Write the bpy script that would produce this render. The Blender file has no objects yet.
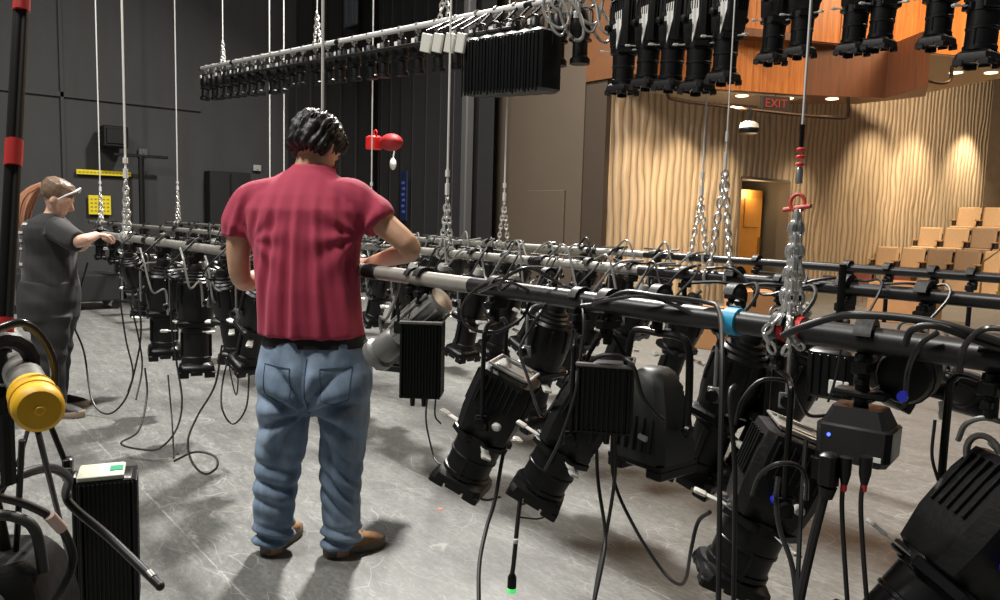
import bpy, math, random
from mathutils import Vector, Matrix, Quaternion, noise
random.seed(7)
scene = bpy.context.scene
COL = scene.collection
R = math.radians
PI = math.pi
# ------------------------------------------------------------------ camera
FPX = 770.0
CAMZ = 1.35
TH = R(39.3); PITCH = math.atan(80/770.0); ROLL = R(1.6)
fw = Vector((-math.cos(TH), math.sin(TH), 0)); rt = Vector((math.sin(TH), math.cos(TH), 0)); zz = Vector((0, 0, 1))
F_ = fw*math.cos(PITCH) - zz*math.sin(PITCH)
U0 = fw*math.sin(PITCH) + zz*math.cos(PITCH)
R_ = rt*math.cos(ROLL) + U0*math.sin(ROLL)
U_ = U0*math.cos(ROLL) - rt*math.sin(ROLL)
CAM = Vector((0, 0, CAMZ))
cd = bpy.data.cameras.new('camera'); cam = bpy.data.objects.new('camera', cd); COL.objects.link(cam)
cd.sensor_width = 36; cd.lens = FPX*36/1000.0; cd.clip_start = .05; cd.clip_end = 100
mw = Matrix((R_, U_, -F_)).transposed().to_4x4(); mw.translation = CAM
cam.matrix_world = mw; scene.camera = cam
def ray(px, py): return F_ + R_*((px-500)/FPX) - U_*((py-300)/FPX)
def V(px, py, d):
    q = ray(px, py); return CAM + q*(d/q.dot(fw))
def atz(px, py, z):
    q = ray(px, py); return CAM + q*((z-CAMZ)/q.z)
def aty(px, py, y):
    q = ray(px, py); return CAM + q*(y/q.y)
def atx(px, py, x):
    q = ray(px, py); return CAM + q*(x/q.x)
def depth(p): return (Vector(p)-CAM).dot(fw)
def yat(px, y, z):                       # point of height z on the plane Y = y seen in column px
    a, b = 0.0, 600.0
    p = aty(px, -2000, y); q = aty(px, 2500, y)
    if abs(p.z-q.z) < 1e-9: return p
    # walk along column (straight line on the plane)
    t = (z-p.z)/(q.z-p.z); return p.lerp(q, t)
# ------------------------------------------------------------------ mesh builder
class MB:
    def __init__(s, M=None): s.v = []; s.f = []; s.sm = []; s.M = M or Matrix.Identity(4); s.mi = []; s.cur = 0
    def add(s, vs, fs, smooth=False):
        o = len(s.v); s.v += [s.M @ Vector(p) for p in vs]
        for f in fs: s.f.append([i+o for i in f]); s.sm.append(smooth); s.mi.append(s.cur)
        return s
    def box(s, c, d, rot=None, bev=0.0):
        hx, hy, hz = d[0]/2, d[1]/2, d[2]/2; c = Vector(c)
        b = min(bev, hx*.9, hy*.9, hz*.9)
        Rm = rot.to_matrix() if isinstance(rot, Quaternion) else (rot or Matrix.Identity(3))
        if b <= 0:
            vs = [c + Rm @ Vector((x*hx, y*hy, z*hz)) for x in (-1, 1) for y in (-1, 1) for z in (-1, 1)]
            fs = [(0,1,3,2),(4,6,7,5),(0,4,5,1),(2,3,7,6),(0,2,6,4),(1,5,7,3)]
            return s.add(vs, fs)
        def oct_(hx, hy, z):
            return [(hx-b, -hy, z), (hx, -hy+b, z), (hx, hy-b, z), (hx-b, hy, z), (-hx+b, hy, z), (-hx, hy-b, z), (-hx, -hy+b, z), (-hx+b, -hy, z)]
        rings = [oct_(hx-b*.7, hy-b*.7, -hz), oct_(hx, hy, -hz+b*.7), oct_(hx, hy, hz-b*.7), oct_(hx-b*.7, hy-b*.7, hz)]
        return s.rings([[c + Rm @ Vector(p) for p in r] for r in rings], smooth=False)
    def rings(s, rings, smooth=True, cap=True, close=False):
        n = len(rings[0]); vs = [p for r in rings for p in r]; fs = []
        m = len(rings)
        for i in range(m if close else m-1):
            a = i*n; b = ((i+1) % m)*n
            for j in range(n):
                k = (j+1) % n; fs.append((a+j, a+k, b+k, b+j))
        if cap and not close:
            fs.append(tuple(range(n-1, -1, -1))); fs.append(tuple((m-1)*n+j for j in range(n)))
        return s.add(vs, fs, smooth)
    def tube(s, pts, r, seg=8, smooth=True, closed=False, flat=1.0):
        pts = [Vector(p) for p in pts]; n = len(pts); rs = r if isinstance(r, (list, tuple)) else [r]*n
        T = []
        for i in range(n):
            a = pts[(i-1) % n] if (closed or i > 0) else pts[0]; b = pts[(i+1) % n] if (closed or i < n-1) else pts[-1]
            t = b-a; T.append(t.normalized() if t.length > 1e-9 else Vector((0, 0, 1)))
        up = Vector((0, 0, 1)) if abs(T[0].z) < .9 else Vector((1, 0, 0))
        N = (up - T[0]*up.dot(T[0])).normalized(); out = []
        for i in range(n):
            N = (N - T[i]*N.dot(T[i])); N = N.normalized() if N.length > 1e-6 else T[i].orthogonal().normalized()
            B = T[i].cross(N)
            out.append([pts[i] + (N*math.cos(2*PI*j/seg) + B*math.sin(2*PI*j/seg)*flat)*rs[i] for j in range(seg)])
        return s.rings(out, smooth, cap=not closed, close=closed)
    def lathe(s, prof, seg=16, smooth=True, c=(0, 0, 0), ax='z', ph=0.0, sx=1, sy=1):
        out = []; c = Vector(c)
        for (r, h) in prof:
            ring = []
            for j in range(seg):
                a = 2*PI*j/seg+ph; x, y = r*math.cos(a)*sx, r*math.sin(a)*sy
                p = {'z': (x, y, h), 'x': (h, x, y), 'y': (y, h, x)}[ax]; ring.append(c+Vector(p))
            out.append(ring)
        return s.rings(out, smooth)
    def ell(s, c, rx, ry, rz, seg=16, st=10, M3=None):
        c = Vector(c); out = []
        for i in range(st+1):
            t = PI*(i+.001)/(st+.002) if 0 < i < st else (0.03 if i == 0 else PI-.03)
            ring = []
            for j in range(seg):
                a = 2*PI*j/seg; p = Vector((rx*math.sin(t)*math.cos(a), ry*math.sin(t)*math.sin(a), -rz*math.cos(t)))
                ring.append(c + (M3 @ p if M3 else p))
            out.append(ring)
        return s.rings(out, True)
    def torus(s, c, R1, r, seg=16, sec=6, M3=None, sy=1.0, arc=None):
        pts = []; c = Vector(c)
        a0, a1 = arc or (0, 2*PI); n = seg if not arc else seg+1
        for i in range(n):
            a = a0+(a1-a0)*i/seg; p = Vector((R1*math.cos(a), R1*sy*math.sin(a), 0)); pts.append(c+(M3 @ p if M3 else p))
        return s.tube(pts, r, sec, closed=not arc)
    def build(s, name, mat, parent=None, loc=None):
        me = bpy.data.meshes.new(name); me.from_pydata([tuple(p) for p in s.v], [], s.f)
        for m in (mat if isinstance(mat, (list, tuple)) else [mat]): me.materials.append(m)
        me.polygons.foreach_set('use_smooth', s.sm); me.polygons.foreach_set('material_index', s.mi); me.update(); me.set_sharp_from_angle(angle=R(38))
        o = bpy.data.objects.new(name, me); COL.objects.link(o)
        if parent: o.parent = parent
        if loc is not None: o.location = loc
        return o
def smooth_path(pts, n=8):
    P = [Vector(p) for p in pts]; P = [P[0]*2-P[1]] + P + [P[-1]*2-P[-2]]; out = []
    for i in range(1, len(P)-2):
        a, b, c, d = P[i-1:i+3]
        for k in range(n):
            t = k/n
            out.append(.5*((2*b) + (c-a)*t + (2*a-5*b+4*c-d)*t*t + (3*b-a-3*c+d)*t*t*t))
    out.append(P[-2]); return out
def tag(o, label=None, cat=None, group=None, kind=None):
    if label: o['label'] = label
    if cat: o['category'] = cat
    if group: o['group'] = group
    if kind: o['kind'] = kind
    return o
def empty(name, loc=(0, 0, 0), rz=0, label=None, cat=None, group=None):
    o = bpy.data.objects.new(name, None); COL.objects.link(o); o.empty_display_size = .05
    o.location = loc; o.rotation_euler = (0, 0, rz); return tag(o, label, cat, group)
def copy_tree(o, parent=None):
    c = o.copy(); COL.objects.link(c)
    if parent: c.parent = parent
    for ch in list(o.children): copy_tree(ch, c)
    return c
# ------------------------------------------------------------------ materials
MATS = {}
def mat(name, col, rough=.5, metal=0.0, var=0.0, scale=20, bump=0.0, spec=.5, emit=None, sheen=0):
    if name in MATS: return MATS[name]
    m = bpy.data.materials.new(name); m.use_nodes = True; nt = m.node_tree; b = nt.nodes['Principled BSDF']
    c = (*col, 1); b.inputs['Base Color'].default_value = c; b.inputs['Roughness'].default_value = rough
    b.inputs['Metallic'].default_value = metal; b.inputs['Specular IOR Level'].default_value = spec
    if sheen: b.inputs['Sheen Weight'].default_value = sheen
    if emit: b.inputs['Emission Color'].default_value = (*emit[0], 1); b.inputs['Emission Strength'].default_value = emit[1]
    if var or bump:
        tc = nt.nodes.new('ShaderNodeTexCoord'); n = nt.nodes.new('ShaderNodeTexNoise'); n.inputs['Scale'].default_value = scale
        n.inputs['Detail'].default_value = 5; nt.links.new(tc.outputs['Object'], n.inputs['Vector'])
        if var:
            r = nt.nodes.new('ShaderNodeMix'); r.data_type = 'RGBA'
            r.inputs[6].default_value = (*[x*(1-var) for x in col], 1); r.inputs[7].default_value = (*[min(1, x*(1+var)) for x in col], 1)
            nt.links.new(n.outputs['Fac'], r.inputs[0]); nt.links.new(r.outputs[2], b.inputs['Base Color'])
        if bump:
            bp = nt.nodes.new('ShaderNodeBump'); bp.inputs['Strength'].default_value = bump; bp.inputs['Distance'].default_value = .01
            nt.links.new(n.outputs['Fac'], bp.inputs['Height']); nt.links.new(bp.outputs['Normal'], b.inputs['Normal'])
    MATS[name] = m; return m
BLK = mat('black_enamel', (.0045, .0045, .005), .36, 0, .3, 30, .05, spec=.35)
BLK2 = mat('black_cast_metal', (.006, .006, .0065), .48, 0, .4, 60, .12, spec=.35)
GLS = mat('gloss_black', (.012, .012, .013), .18)
PIPE = mat('painted_steel_pipe', (.018, .018, .018), .35, .2, .5, 14, .06)
SIL = mat('bare_steel', (.62, .62, .6), .3, .9, .2, 40)
GALV = mat('galvanised_chain', (.8, .8, .78), .3, .8)
WIRE = mat('aircraft_wire', (.78, .78, .76), .45, .3)
CAB = mat('cable_rubber', (.014, .014, .014), .45)
CABG = mat('grey_cable', (.25, .25, .24), .4)
WHT = mat('white_plastic', (.75, .75, .72), .5)
LBL = mat('paper_label', (.8, .8, .76), .6)
LABG = mat('pale_label', (.62, .64, .52), .55)
BLUEP = mat('blue_connector', (.02, .03, .5), .35, spec=.6)
REDP = mat('red_tape', (.7, .03, .03), .5)
YEL = mat('yellow_rubber', (.85, .48, .01), .5, 0, .12, 30, .05)
GREENP = mat('green_tape', (.08, .75, .12), .4)
TEAL = mat('teal_tape', (.02, .35, .6), .45)
SKIN = mat('skin', (.62, .36, .23), .5, 0, .08, 12, .02)
SKIN2 = mat('pale_skin', (.74, .46, .34), .5, 0, .06, 12, .02)
LENS = mat('lens_glass', (.05, .06, .08), .05, 0, spec=1)

def lofted(mb, rings, seg=20, power=2.0):
    """rings: (centre, half width vec, half depth vec)"""
    out = []
    for c, a, b in rings:
        ring = []
        for j in range(seg):
            t = 2*PI*j/seg; ct, st = math.cos(t), math.sin(t)
            e = 2.0/power
            ring.append(Vector(c) + Vector(a)*(math.copysign(abs(ct)**e, ct)) + Vector(b)*(math.copysign(abs(st)**e, st)))
        out.append(ring)
    mb.rings(out, True)
# ------------------------------------------------------------------ room shell
def struct(o, name=None):
    o['kind'] = 'structure'; return o
WX = -15.0
PY = 8.8         # proscenium line
def node_mat(name):
    m = bpy.data.materials.new(name); m.use_nodes = True; return m, m.node_tree, m.node_tree.nodes['Principled BSDF']
def N(nt, t, **kw):
    n = nt.nodes.new(t)
    for k, v in kw.items(): setattr(n, k, v)
    return n
def math_n(nt, op, a, b=None, c=None):
    n = nt.nodes.new('ShaderNodeMath'); n.operation = op
    for i, x in enumerate((a, b, c)):
        if x is None: continue
        if isinstance(x, (int, float)): n.inputs[i].default_value = x
        else: nt.links.new(x, n.inputs[i])
    return n.outputs[0]
def mixc(nt, fac, a, b):
    r = nt.nodes.new('ShaderNodeMix'); r.data_type = 'RGBA'
    if isinstance(fac, (int, float)): r.inputs[0].default_value = fac
    else: nt.links.new(fac, r.inputs[0])
    for i, x in ((6, a), (7, b)):
        if isinstance(x, tuple): r.inputs[i].default_value = (*x, 1)
        else: nt.links.new(x, r.inputs[i])
    return r.outputs[2]
def ramp(nt, fac, stops):
    r = nt.nodes.new('ShaderNodeValToRGB'); nt.links.new(fac, r.inputs[0]); cr = r.color_ramp
    while len(cr.elements) < len(stops): cr.elements.new(.5)
    for e, (p, c) in zip(cr.elements, stops): e.position = p; e.color = (*c, 1) if len(c) == 3 else c
    return r.outputs[0]
def noise_n(nt, vec, scale, detail=4, dist=0, rough=.5):
    n = nt.nodes.new('ShaderNodeTexNoise'); n.inputs['Scale'].default_value = scale; n.inputs['Detail'].default_value = detail
    n.inputs['Distortion'].default_value = dist; n.inputs['Roughness'].default_value = rough
    nt.links.new(vec, n.inputs['Vector']); return n.outputs['Fac']
def mapping(nt, vec, scale=(1, 1, 1), rot=(0, 0, 0), loc=(0, 0, 0)):
    m = nt.nodes.new('ShaderNodeMapping'); m.inputs['Scale'].default_value = scale; m.inputs['Rotation'].default_value = rot; m.inputs['Location'].default_value = loc
    nt.links.new(vec, m.inputs['Vector']); return m.outputs[0]

# stage floor: painted hardboard with scuffs and seams
m_floor, nt, b = node_mat('scuffed_stage_floor'); tc = N(nt, 'ShaderNodeTexCoord').outputs['Object']
big = noise_n(nt, tc, .9, 5); mid = noise_n(nt, mapping(nt, tc, (1.2, 5, 1), (0, 0, .25)), 3, 6, .6)
fine = noise_n(nt, mapping(nt, tc, (3, 14, 1), (0, 0, -.35)), 6, 6, 1.0, .7)
base = mixc(nt, big, (.140, .144, .137), (.205, .209, .197))
base = mixc(nt, ramp(nt, mid, [(.4, (0, 0, 0)), (.75, (.6, .6, .6))]), base, (.30, .30, .29))
scr = ramp(nt, fine, [(.60, (0, 0, 0)), (.70, (.5, .5, .5))])
base = mixc(nt, scr, base, (.36, .36, .35))
# curved scratches
vo = N(nt, 'ShaderNodeTexVoronoi'); vo.feature = 'DISTANCE_TO_EDGE'; vo.inputs['Scale'].default_value = 1.3; nt.links.new(mapping(nt, tc, (1, 1.9, 1), (0, 0, .6)), vo.inputs['Vector'])
sc2 = math_n(nt, 'MULTIPLY', ramp(nt, vo.outputs['Distance'], [(.0, (1, 1, 1)), (.006, (0, 0, 0))]), ramp(nt, noise_n(nt, tc, 2.3, 3), [(.5, (0, 0, 0)), (.62, (1, 1, 1))]))
base = mixc(nt, math_n(nt, 'MULTIPLY', sc2, .5), base, (.5, .5, .49))
dark = ramp(nt, noise_n(nt, mapping(nt, tc, (1, 2.2, 1)), 1.7, 6, .8), [(.28, (1, 1, 1)), (.45, (0, 0, 0))])
base = mixc(nt, math_n(nt, 'MULTIPLY', dark, .55), base, (.07, .07, .07))
br = N(nt, 'ShaderNodeTexBrick'); br.offset = .5; br.inputs['Scale'].default_value = 1; br.inputs['Brick Width'].default_value = 40; br.inputs['Row Height'].default_value = 1.22
br.inputs['Mortar Size'].default_value = .0035; br.inputs['Mortar Smooth'].default_value = .1
nt.links.new(mapping(nt, tc, (1, 1, 1), (0, 0, 0), (.3, .25, 0)), br.inputs['Vector'])
base = mixc(nt, math_n(nt, 'MULTIPLY', br.outputs['Fac'], .55), base, (.5, .5, .48))
gr1 = noise_n(nt, mapping(nt, tc, (1.4, 3.2, 1), (0, 0, .15)), 16, 8, .4, .75)
base = mixc(nt, ramp(nt, gr1, [(.42, (.75, .75, .75)), (.60, (0, 0, 0))]), base, (.105, .108, .102))
gr2 = noise_n(nt, mapping(nt, tc, (1, 2, 1), (0, 0, .5)), 22, 8, 1.4, .8)
base = mixc(nt, ramp(nt, gr2, [(.56, (0, 0, 0)), (.68, (.8, .8, .8))]), base, (.34, .345, .33))
for sc_, rz_, th_ in ((2.6, .9, .012), (4.5, -.4, .02)):
    v2 = N(nt, 'ShaderNodeTexVoronoi'); v2.feature = 'DISTANCE_TO_EDGE'; v2.inputs['Scale'].default_value = sc_
    wv_ = N(nt, 'ShaderNodeVectorMath'); wv_.operation = 'ADD'; nz = N(nt, 'ShaderNodeTexNoise'); nz.inputs['Scale'].default_value = 1.6; nt.links.new(tc, nz.inputs['Vector'])
    nt.links.new(mapping(nt, tc, (1, 2.4, 1), (0, 0, rz_)), wv_.inputs[0]); nt.links.new(nz.outputs['Color'], wv_.inputs[1]); nt.links.new(wv_.outputs[0], v2.inputs['Vector'])
    f_ = math_n(nt, 'MULTIPLY', ramp(nt, v2.outputs['Distance'], [(0, (1, 1, 1)), (th_, (0, 0, 0))]), ramp(nt, noise_n(nt, mapping(nt, tc, (1, 1, 1), (0, 0, 0), (sc_, 3, 0)), 3.1, 3), [(.52, (0, 0, 0)), (.6, (.55, .55, .55))]))
    base = mixc(nt, f_, base, (.46, .46, .44))
nt.links.new(base, b.inputs['Base Color'])
nt.links.new(math_n(nt, 'ADD', math_n(nt, 'MULTIPLY', mid, .3), .28), b.inputs['Roughness'])
bp = N(nt, 'ShaderNodeBump'); bp.inputs['Strength'].default_value = .15; bp.inputs['Distance'].default_value = .004; nt.links.new(fine, bp.inputs['Height']); nt.links.new(bp.outputs[0], b.inputs['Normal'])
fl = MB(); fl.box((-4, 10, -.05), (26, 34, .1)); struct(fl.build('floor', m_floor))
m_wall, nt, b = node_mat('charcoal_wall'); tc = N(nt, 'ShaderNodeTexCoord').outputs['Object']
nt.links.new(mixc(nt, noise_n(nt, mapping(nt, tc, (1, 3, .6)), 1.5, 5), (.040, .040, .040), (.060, .060, .060)), b.inputs['Base Color']); b.inputs['Roughness'].default_value = .8
w = MB(); w.box((WX-.1, 1.5, 4.5), (.2, 18, 9.2))
for y in (-4, -2.9, -1.4, -.3, .9, 1.5, 2.6): w.box((WX+.02, y, 4), (.05, .05, 8))          # conduits on the wall
w.box((WX+.02, 3.2, 3.25), (.05, 3.4, .08)); w.box((WX+.02, 1.6, 2.4), (.05, .08, 1.8))
struct(w.build('wall_left', m_wall))
ce = MB(); ce.box((-4, 10, 9.05), (26, 34, .1)); struct(ce.build('ceiling', mat('ceiling_black', (.02, .02, .02), .9)))

# proscenium wall, seen from the stage
m_pros, nt, b = node_mat('taupe_plaster'); tc = N(nt, 'ShaderNodeTexCoord').outputs['Object']
nt.links.new(mixc(nt, noise_n(nt, tc, .8, 4), (.085, .062, .042), (.105, .078, .054)), b.inputs['Base Color']); b.inputs['Roughness'].default_value = .75
WA = -8.34
def zat(px, py, y): return aty(px, py, y).z
xR = aty(583, 150, PY).x
p = MB()
xL = WX
p.box(((xL+xR)/2, PY+.15, 4.5), (xR-xL, .3, 9.1))
# shallow door-shaped panel standing proud of the wall
a = aty(528, 240, PY); c = aty(566, 190, PY)
p.box(((a.x+c.x)/2, PY-.02, 1.25), (abs(c.x-a.x), .05, 2*(c.z-1.25)), bev=.01)
struct(p.build('wall_back', m_pros))
# dark reveal and timber soffit between the proscenium and the ribbed wall
x6 = aty(603, 150, PY+.9).x
q = MB(); q.box((xR+.02, PY+.65, 2.0), (.08, .8, 4.4)); q.box(((xR+WA)/2-.0, PY+.08, 1.9), (abs(xR-WA)-.0, .1, 3.8))
struct(q.build('trim_1', mat('dark_reveal', (.05, .032, .02), .7)))
ORNG, nt, b = node_mat('orange_veneer'); tc = N(nt, 'ShaderNodeTexCoord').outputs['Object']
g = noise_n(nt, mapping(nt, tc, (7, 7, .35)), 3, 8, 1.2, .6)
nt.links.new(ramp(nt, g, [(.3, (.36, .105, .022)), (.5, (.55, .18, .04)), (.7, (.66, .25, .07))]), b.inputs['Base Color']); b.inputs['Roughness'].default_value = .38
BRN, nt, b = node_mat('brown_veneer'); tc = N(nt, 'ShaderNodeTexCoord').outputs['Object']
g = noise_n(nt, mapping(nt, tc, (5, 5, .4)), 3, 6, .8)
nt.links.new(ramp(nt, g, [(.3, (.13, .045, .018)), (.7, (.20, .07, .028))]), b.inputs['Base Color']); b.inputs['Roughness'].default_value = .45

# ribbed wavy auditorium wall
RIB, nt, b = node_mat('wavy_ribbed_wall'); tc = N(nt, 'ShaderNodeTexCoord').outputs['Object']
sx = N(nt, 'ShaderNodeSeparateXYZ'); nt.links.new(tc, sx.inputs[0])
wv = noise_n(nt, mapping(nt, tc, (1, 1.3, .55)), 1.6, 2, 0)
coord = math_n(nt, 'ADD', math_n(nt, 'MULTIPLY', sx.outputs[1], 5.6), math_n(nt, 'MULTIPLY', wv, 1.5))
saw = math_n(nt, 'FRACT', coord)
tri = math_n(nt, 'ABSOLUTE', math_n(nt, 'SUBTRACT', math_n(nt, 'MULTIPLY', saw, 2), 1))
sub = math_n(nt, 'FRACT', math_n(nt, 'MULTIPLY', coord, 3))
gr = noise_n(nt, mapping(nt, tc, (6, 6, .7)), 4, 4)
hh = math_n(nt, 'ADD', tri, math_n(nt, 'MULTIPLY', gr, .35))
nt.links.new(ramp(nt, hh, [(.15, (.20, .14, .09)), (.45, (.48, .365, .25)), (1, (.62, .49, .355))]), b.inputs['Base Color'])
b.inputs['Roughness'].default_value = .6
bp = N(nt, 'ShaderNodeBump'); bp.inputs['Strength'].default_value = .9; bp.inputs['Distance'].default_value = .05; nt.links.new(tri, bp.inputs['Height']); nt.links.new(bp.outputs[0], b.inputs['Normal'])
def wall_seg(mb, p0, p1, z0, z1, th=.2, hole=None):
    p0 = Vector(p0); p1 = Vector(p1); d = (p1-p0).normalized(); n = Vector((-d.y, d.x)) # thickness toward -X
    if n.x > 0: n = -n
    def seg(a, b, za, zb):
        A = p0+d*a; B = p0+d*b
        vs = [(A.x, A.y, za), (B.x, B.y, za), (B.x+n.x*th, B.y+n.y*th, za), (A.x+n.x*th, A.y+n.y*th, za),
              (A.x, A.y, zb), (B.x, B.y, zb), (B.x+n.x*th, B.y+n.y*th, zb), (A.x+n.x*th, A.y+n.y*th, zb)]
        mb.add(vs, [(0,3,2,1),(4,5,6,7),(0,1,5,4),(1,2,6,5),(2,3,7,6),(3,0,4,7)])
    L = (p1-p0).length
    if hole: seg(0, hole[0], z0, z1); seg(hole[1], L, z0, z1); seg(hole[0], hole[1], hole[2], z1)
    else: seg(0, L, z0, z1)
pA0 = atx(601, 200, WA); pA1 = atx(846, 200, WA); hd0 = atx(741, 177, WA); hd1 = atx(790, 178, WA)
pB1 = aty(983, 200, 22.5)
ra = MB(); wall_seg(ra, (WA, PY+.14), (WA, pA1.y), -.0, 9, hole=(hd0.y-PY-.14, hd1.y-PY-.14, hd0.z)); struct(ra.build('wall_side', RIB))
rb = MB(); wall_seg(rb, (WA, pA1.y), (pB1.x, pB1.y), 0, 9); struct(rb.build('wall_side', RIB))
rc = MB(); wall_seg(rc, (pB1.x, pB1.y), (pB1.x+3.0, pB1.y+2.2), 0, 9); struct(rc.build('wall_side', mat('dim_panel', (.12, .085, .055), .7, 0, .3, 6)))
# doorway vestibule and door leaf
vb = MB(); yy0, yy1, zt = hd0.y, hd1.y, hd0.z
vb.box((WA-1.6, yy1+.08, zt/2), (2.8, .1, zt)); vb.box((WA-3.0, (yy0+yy1)/2, zt/2), (.1, 3.2, zt)); vb.box((WA-1.6, yy0-1.0, zt/2), (2.8, .1, zt)); vb.box((WA-1.6, (yy0+yy1)/2-.4, zt+.05), (2.8, 3.4, .1))
vb.box((WA-.1, yy1-.0, zt/2), (.22, .05, zt)); vb.box((WA-.1, yy0, zt/2), (.22, .05, zt)); vb.box((WA-.1, (yy0+yy1)/2, zt), (.22, yy1-yy0, .05))
struct(vb.build('trim_2', mat('vestibule_grey', (.20, .16, .11), .7)))
dr = MB(); yw = yy0 + (yy1-yy0)*.52
dr.box((WA-.45, yy0+1.05, zt*.46), (.05, .76, zt*.92), bev=.008); dr.box((WA-.42, yy0+1.05, zt*.72), (.03, .5, zt*.25), bev=.008)
dd = struct(dr.build('door_1', mat('amber_door', (.62, .27, .05), .4, 0, .15, 5)))
hh_ = MB(); hh_.box((WA-.41, yy0+1.36, 1.0), (.05, .06, .3), bev=.01); hh_.build('push_plate', mat('brass', (.5, .35, .12), .3, .9), dd)

# ------------------------------------------------------------------ balcony fronts and soffits
def prism_screen(mb, pts, y, th):
    """outline on the plane Y=y extruded back by th along +Y"""
    A = [aty(px, py, y) for px, py in pts]; n = len(A)
    vs = A + [a + Vector((0, th, 0)) for a in A]
    fs = [tuple(range(n)), tuple(range(2*n-1, n-1, -1))] + [((i+1) % n, i, n+i, n+(i+1) % n) for i in range(n)]
    mb.add(vs, fs)
# timber balcony front standing off the side wall
zs = 3.5; zc = zs
def slab(mb, a, b, n, z0, z1, off, th):
    A = a+n*off; B = b+n*off; C = B+n*th; D = A+n*th
    mb.add([(p.x, p.y, z0) for p in (A, B, C, D)]+[(p.x, p.y, z1) for p in (A, B, C, D)], [(0,3,2,1),(4,5,6,7),(0,1,5,4),(1,2,6,5),(2,3,7,6),(3,0,4,7)])
fa0 = atz(641, 84, zs); fa1 = atz(806, 95, zs); q1 = atz(885, 98, zs); q2 = atz(928, 86, zs)
fd = (fa1-fa0).normalized(); fn = Vector((-fd.y, fd.x, 0))
bx1 = MB(); slab(bx1, fa0, fa1, fn, zs, zs+2.4, 0, .12)
for t in (.33, .66): slab(bx1, fa0.lerp(fa1, t), fa0.lerp(fa1, t+.002), fn, zs, zs+2.4, -.008, .02)
struct(bx1.build('wall_balcony', ORNG))
sf = MB(); slab(sf, fa0, fa1, fn, zs-.04, zs+.05, .04, 1.0); struct(sf.build('ceiling_soffit', mat('beige_soffit', (.46, .36, .25), .7)))
B3 = MB(); bo = fn*1.0
pts = [fa1, q1, q2, q2+Vector((-.4, .9, 0)), q1+bo*.7, fa1+bo]; n = len(pts); zc2 = 4.34
vs = [(p.x, p.y, zc) for p in pts]+[(p.x, p.y, zc2) for p in pts]
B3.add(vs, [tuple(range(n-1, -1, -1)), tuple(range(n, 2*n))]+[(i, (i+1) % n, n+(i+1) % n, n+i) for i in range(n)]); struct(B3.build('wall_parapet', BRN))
# upper balcony
u0 = V(806, 38, 11.5); u1 = V(1040, 66, 13.8)
zu = 4.3
ub = MB(); e0 = atz(806, 40, zu); e1 = atz(1060, 66, zu)
dv = (e1-e0).normalized(); nn = Vector((-dv.y, dv.x, 0))
if nn.y < 0: nn = -nn
def slab(mb, a, b, n, z0, z1, off, th):
    A = a+n*off; B = b+n*off; C = B+n*th; D = A+n*th
    mb.add([(p.x, p.y, z0) for p in (A, B, C, D)]+[(p.x, p.y, z1) for p in (A, B, C, D)], [(0,3,2,1),(4,5,6,7),(0,1,5,4),(1,2,6,5),(2,3,7,6),(3,0,4,7)])
slab(ub, e0, e1, nn, zu, zu+2.0, 0, .15); L = (e1-e0).length
for t in (.12, .3, .62, .8): slab(ub, e0.lerp(e1, t), e0.lerp(e1, t+.004), nn, zu, zu+2.0, -.02, .1)
struct(ub.build('wall_gallery', ORNG))
us = MB(); em = e0.lerp(e1, .30); slab(us, em, e1, nn, zu-.02, zu+.1, .02, 3.0); struct(us.build('ceiling_soffit', mat('beige_soffit', (1, 1, 1))))
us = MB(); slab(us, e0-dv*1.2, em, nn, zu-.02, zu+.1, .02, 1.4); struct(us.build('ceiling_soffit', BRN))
# header above the dark reveal
hz = aty(610, 78, PY).z; xh = aty(643, 60, PY).x; hd = MB(); hd.box(((xR+xh)/2, PY+.15, (hz+9)/2), (xh-xR, .3, 9-hz)); struct(hd.build('wall_header', mat('brown_timber', (.15, .062, .024), .5, 0, .2, 4)))  # header is brown timber in its own colour

# ------------------------------------------------------------------ soft black curtains along the stage wall
BCUR = mat('black_velour', (.0065, .0065, .007), .95, 0, .3, 6, sheen=.1)
def curtain(p0, p1, z0, z1, amp, wl):
    mb = MB(); p0 = Vector((*p0, 0)); p1 = Vector((*p1, 0)); d = (p1-p0); L = d.length; d.normalize(); nrm = Vector((-d.y, d.x, 0)); n = int(L/wl*10)
    top = []; bot = []
    for i in range(n+1):
        s = L*i/n; a = amp*math.sin(2*PI*s/wl + 1.3*math.sin(s*1.7)); a2 = a*1.3
        pt = p0+d*s
        top.append(Vector((pt.x+nrm.x*a, pt.y+nrm.y*a, z1))); bot.append(Vector((pt.x+nrm.x*a2, pt.y+nrm.y*a2, z0)))
    ring = lambda L_, o: [p+nrm*o for p in L_]
    vs = ring(bot, 0)+ring(top, 0)+ring(bot, .012)+ring(top, .012); k = n+1; fs = []
    for i in range(n): fs += [(i, i+1, k+i+1, k+i), (2*k+i+1, 2*k+i, 3*k+i, 3*k+i+1), (k+i, k+i+1, 3*k+i+1, 3*k+i), (i+1, i, 2*k+i, 2*k+i+1)]
    fs += [(0, k, 3*k, 2*k), (n, 2*k+n, 3*k+n, k+n)]
    mb.add(vs, fs, True); return mb
cA = atx(296, 150, WX+.6); cB = atx(372, 150, WX+.6)
tag(curtain((cA.x, cA.y), (cB.x, cB.y), .05, 8.9, .06, .34).build('masking_curtain', BCUR), 'black pleated curtain hanging along the grey stage wall behind the red hoist', 'curtain')
cC = aty(378, 150, PY-.6); cD = aty(489, 150, PY-.6)
tag(curtain((cC.x, cC.y), (cD.x, cD.y), .05, 8.9, .07, .4).build('masking_curtain', BCUR), 'tall black pleated leg curtain beside the taupe proscenium wall', 'curtain')
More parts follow.
